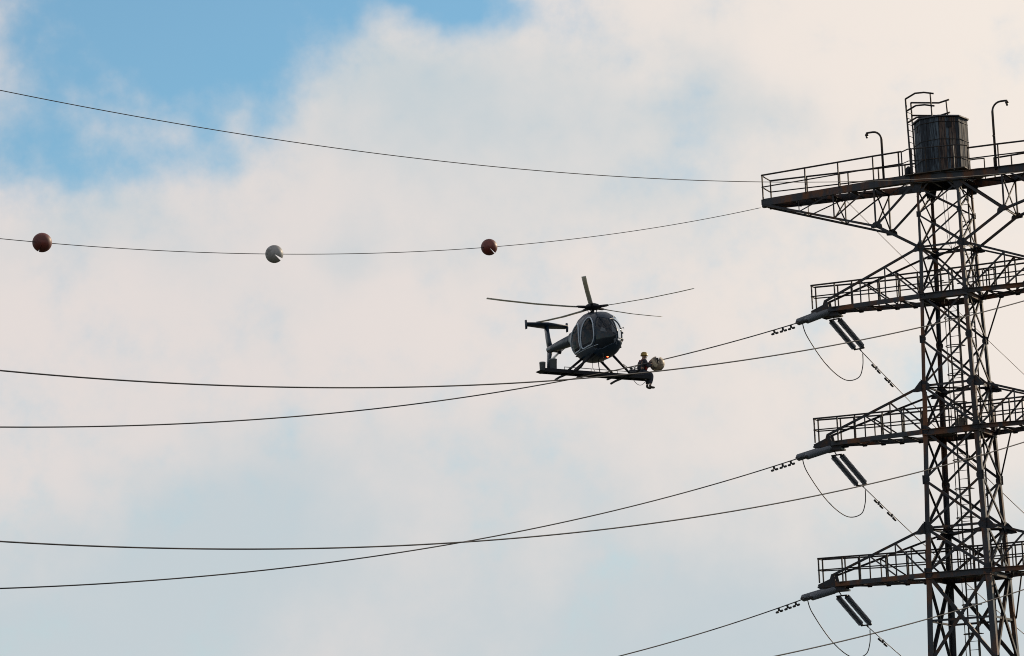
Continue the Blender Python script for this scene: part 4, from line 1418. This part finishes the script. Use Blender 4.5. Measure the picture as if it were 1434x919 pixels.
for a, t in ((aR, tR), (aL, tL)):
    bt = {'ank': (a + Vector((0, 0, .06)), .058), 'heel': (a + Vector((-.01, 0, -.05)), .056), 'ball': (a.lerp(t, .65) + Vector((0, 0, -.035)), (.05, .042)), 'toe': (t + Vector((.01, 0, 0)), (.046, .034))}
    skin_body('boot', bt, [('ank', 'heel'), ('heel', 'ball'), ('ball', 'toe')], BOOT, person)
# vest panels and harness
vs_ = MB()
for y in (-.085, .075):
    vs_.tube([Vector((.05, y, .60)), Vector((.20, y, .57)), Vector((.285, y, .46)), Vector((.27, y, .32)), Vector((.225, y, .22))], [.03, .045, .05, .05, .045], 10)
vs_.build('vest', VEST, person)
hs = MB()
hs.tube([Vector((.03 + .19 * math.cos(t), .19 * math.sin(t), .20)) for t in [k * math.tau / 20 for k in range(20)]], .022, 8, True)
hs.build('harness_belt', BLACK, person)
# helmet with brim, face and ears
hm = MB()
hc = Vector((.205, -.03, .775))
prof = [(.145, -.005), (.150, .0), (.138, .012), (.132, .05), (.112, .095), (.07, .128), (.02, .140)]
n = 24
vs, fs = [], []
for r, z in prof:
    for k in range(n):
        a = k * math.tau / n
        vs.append(hc + Vector((r * math.cos(a) * (1.08 if math.cos(a) > 0 else 1.0), r * math.sin(a) * .88, z)))
fs = [(i * n + k, i * n + (k + 1) % n, (i + 1) * n + (k + 1) % n, (i + 1) * n + k) for i in range(len(prof) - 1) for k in range(n)] + [tuple(range(n))[::-1], tuple((len(prof) - 1) * n + k for k in range(n))]
hm.add(vs, fs, True)
for y in (-.06, 0, .06):
    hm.tube([hc + Vector((x, y, .014 + .13 * math.sqrt(max(0, 1 - (x / .145) ** 2 - (y / .13) ** 2)))) for x in (-.1, -.05, 0, .05, .1)], .012, 6)
hm.build('helmet', HELMET, person)
MB().tube([(.285, -.03, .735), (.305, -.03, .700), (.285, -.03, .690)], [.010, .016, .010], 8).build('nose', SKIN, person)
for y in (-.06, .0): MB().lathe([(.004, -.006), (.012, 0), (.004, .006)], 8, 'X', (.277, y, .735)).build('eye', BOOT, person)
MB().tube([(.280, -.055, .665), (.287, -.03, .663), (.280, -.005, .665)], .006, 6).build('mouth', VEST, person)
for y in (-.115, .055): MB().lathe([(.01, -.008), (.028, 0), (.01, .008)], 10, 'Y', (.19, y, .725)).build('ear', SKIN, person)
MB().tube([(.21, -.12, .77), (.235, -.11, .68), (.25, -.03, .635), (.235, .05, .68), (.21, .06, .77)], .009, 6).build('chin_strap', BLACK, person)

# safety line from the strut to the lineman, loose hose under the platform
a, b_ = hp(.78, .80, .56), PM @ Vector((-.06, -.08, .44))
pts = [a.lerp(b_, t) + Vector((0, 0, -.16 * 4 * t * (1 - t))) for t in [k / 14 for k in range(15)]]
ln = MB().tube(pts, .013, 6)
ln.lathe([(.02, -.05), (.03, -.04), (.03, .04), (.02, .05)], 8, 'X', pts[7])
ln = ln.build('safety_line', ROPE)
tag(ln, 'dark sagging safety line from the skid strut to the lineman\'s back', 'rope')
a, b_ = hp(.3, 1.42, PZ - .11), hp(.3, 2.0, PZ - .11)
pts = [a.lerp(b_, t) + Vector((0, 0, -.24 * math.sin(math.pi * t) ** .8)) for t in [k / 18 for k in range(19)]]
hs = MB().tube(pts, .010, 6).build('slack_rope', ROPE)
tag(hs, 'thin slack rope looping beneath the platform below the seated lineman', 'rope')
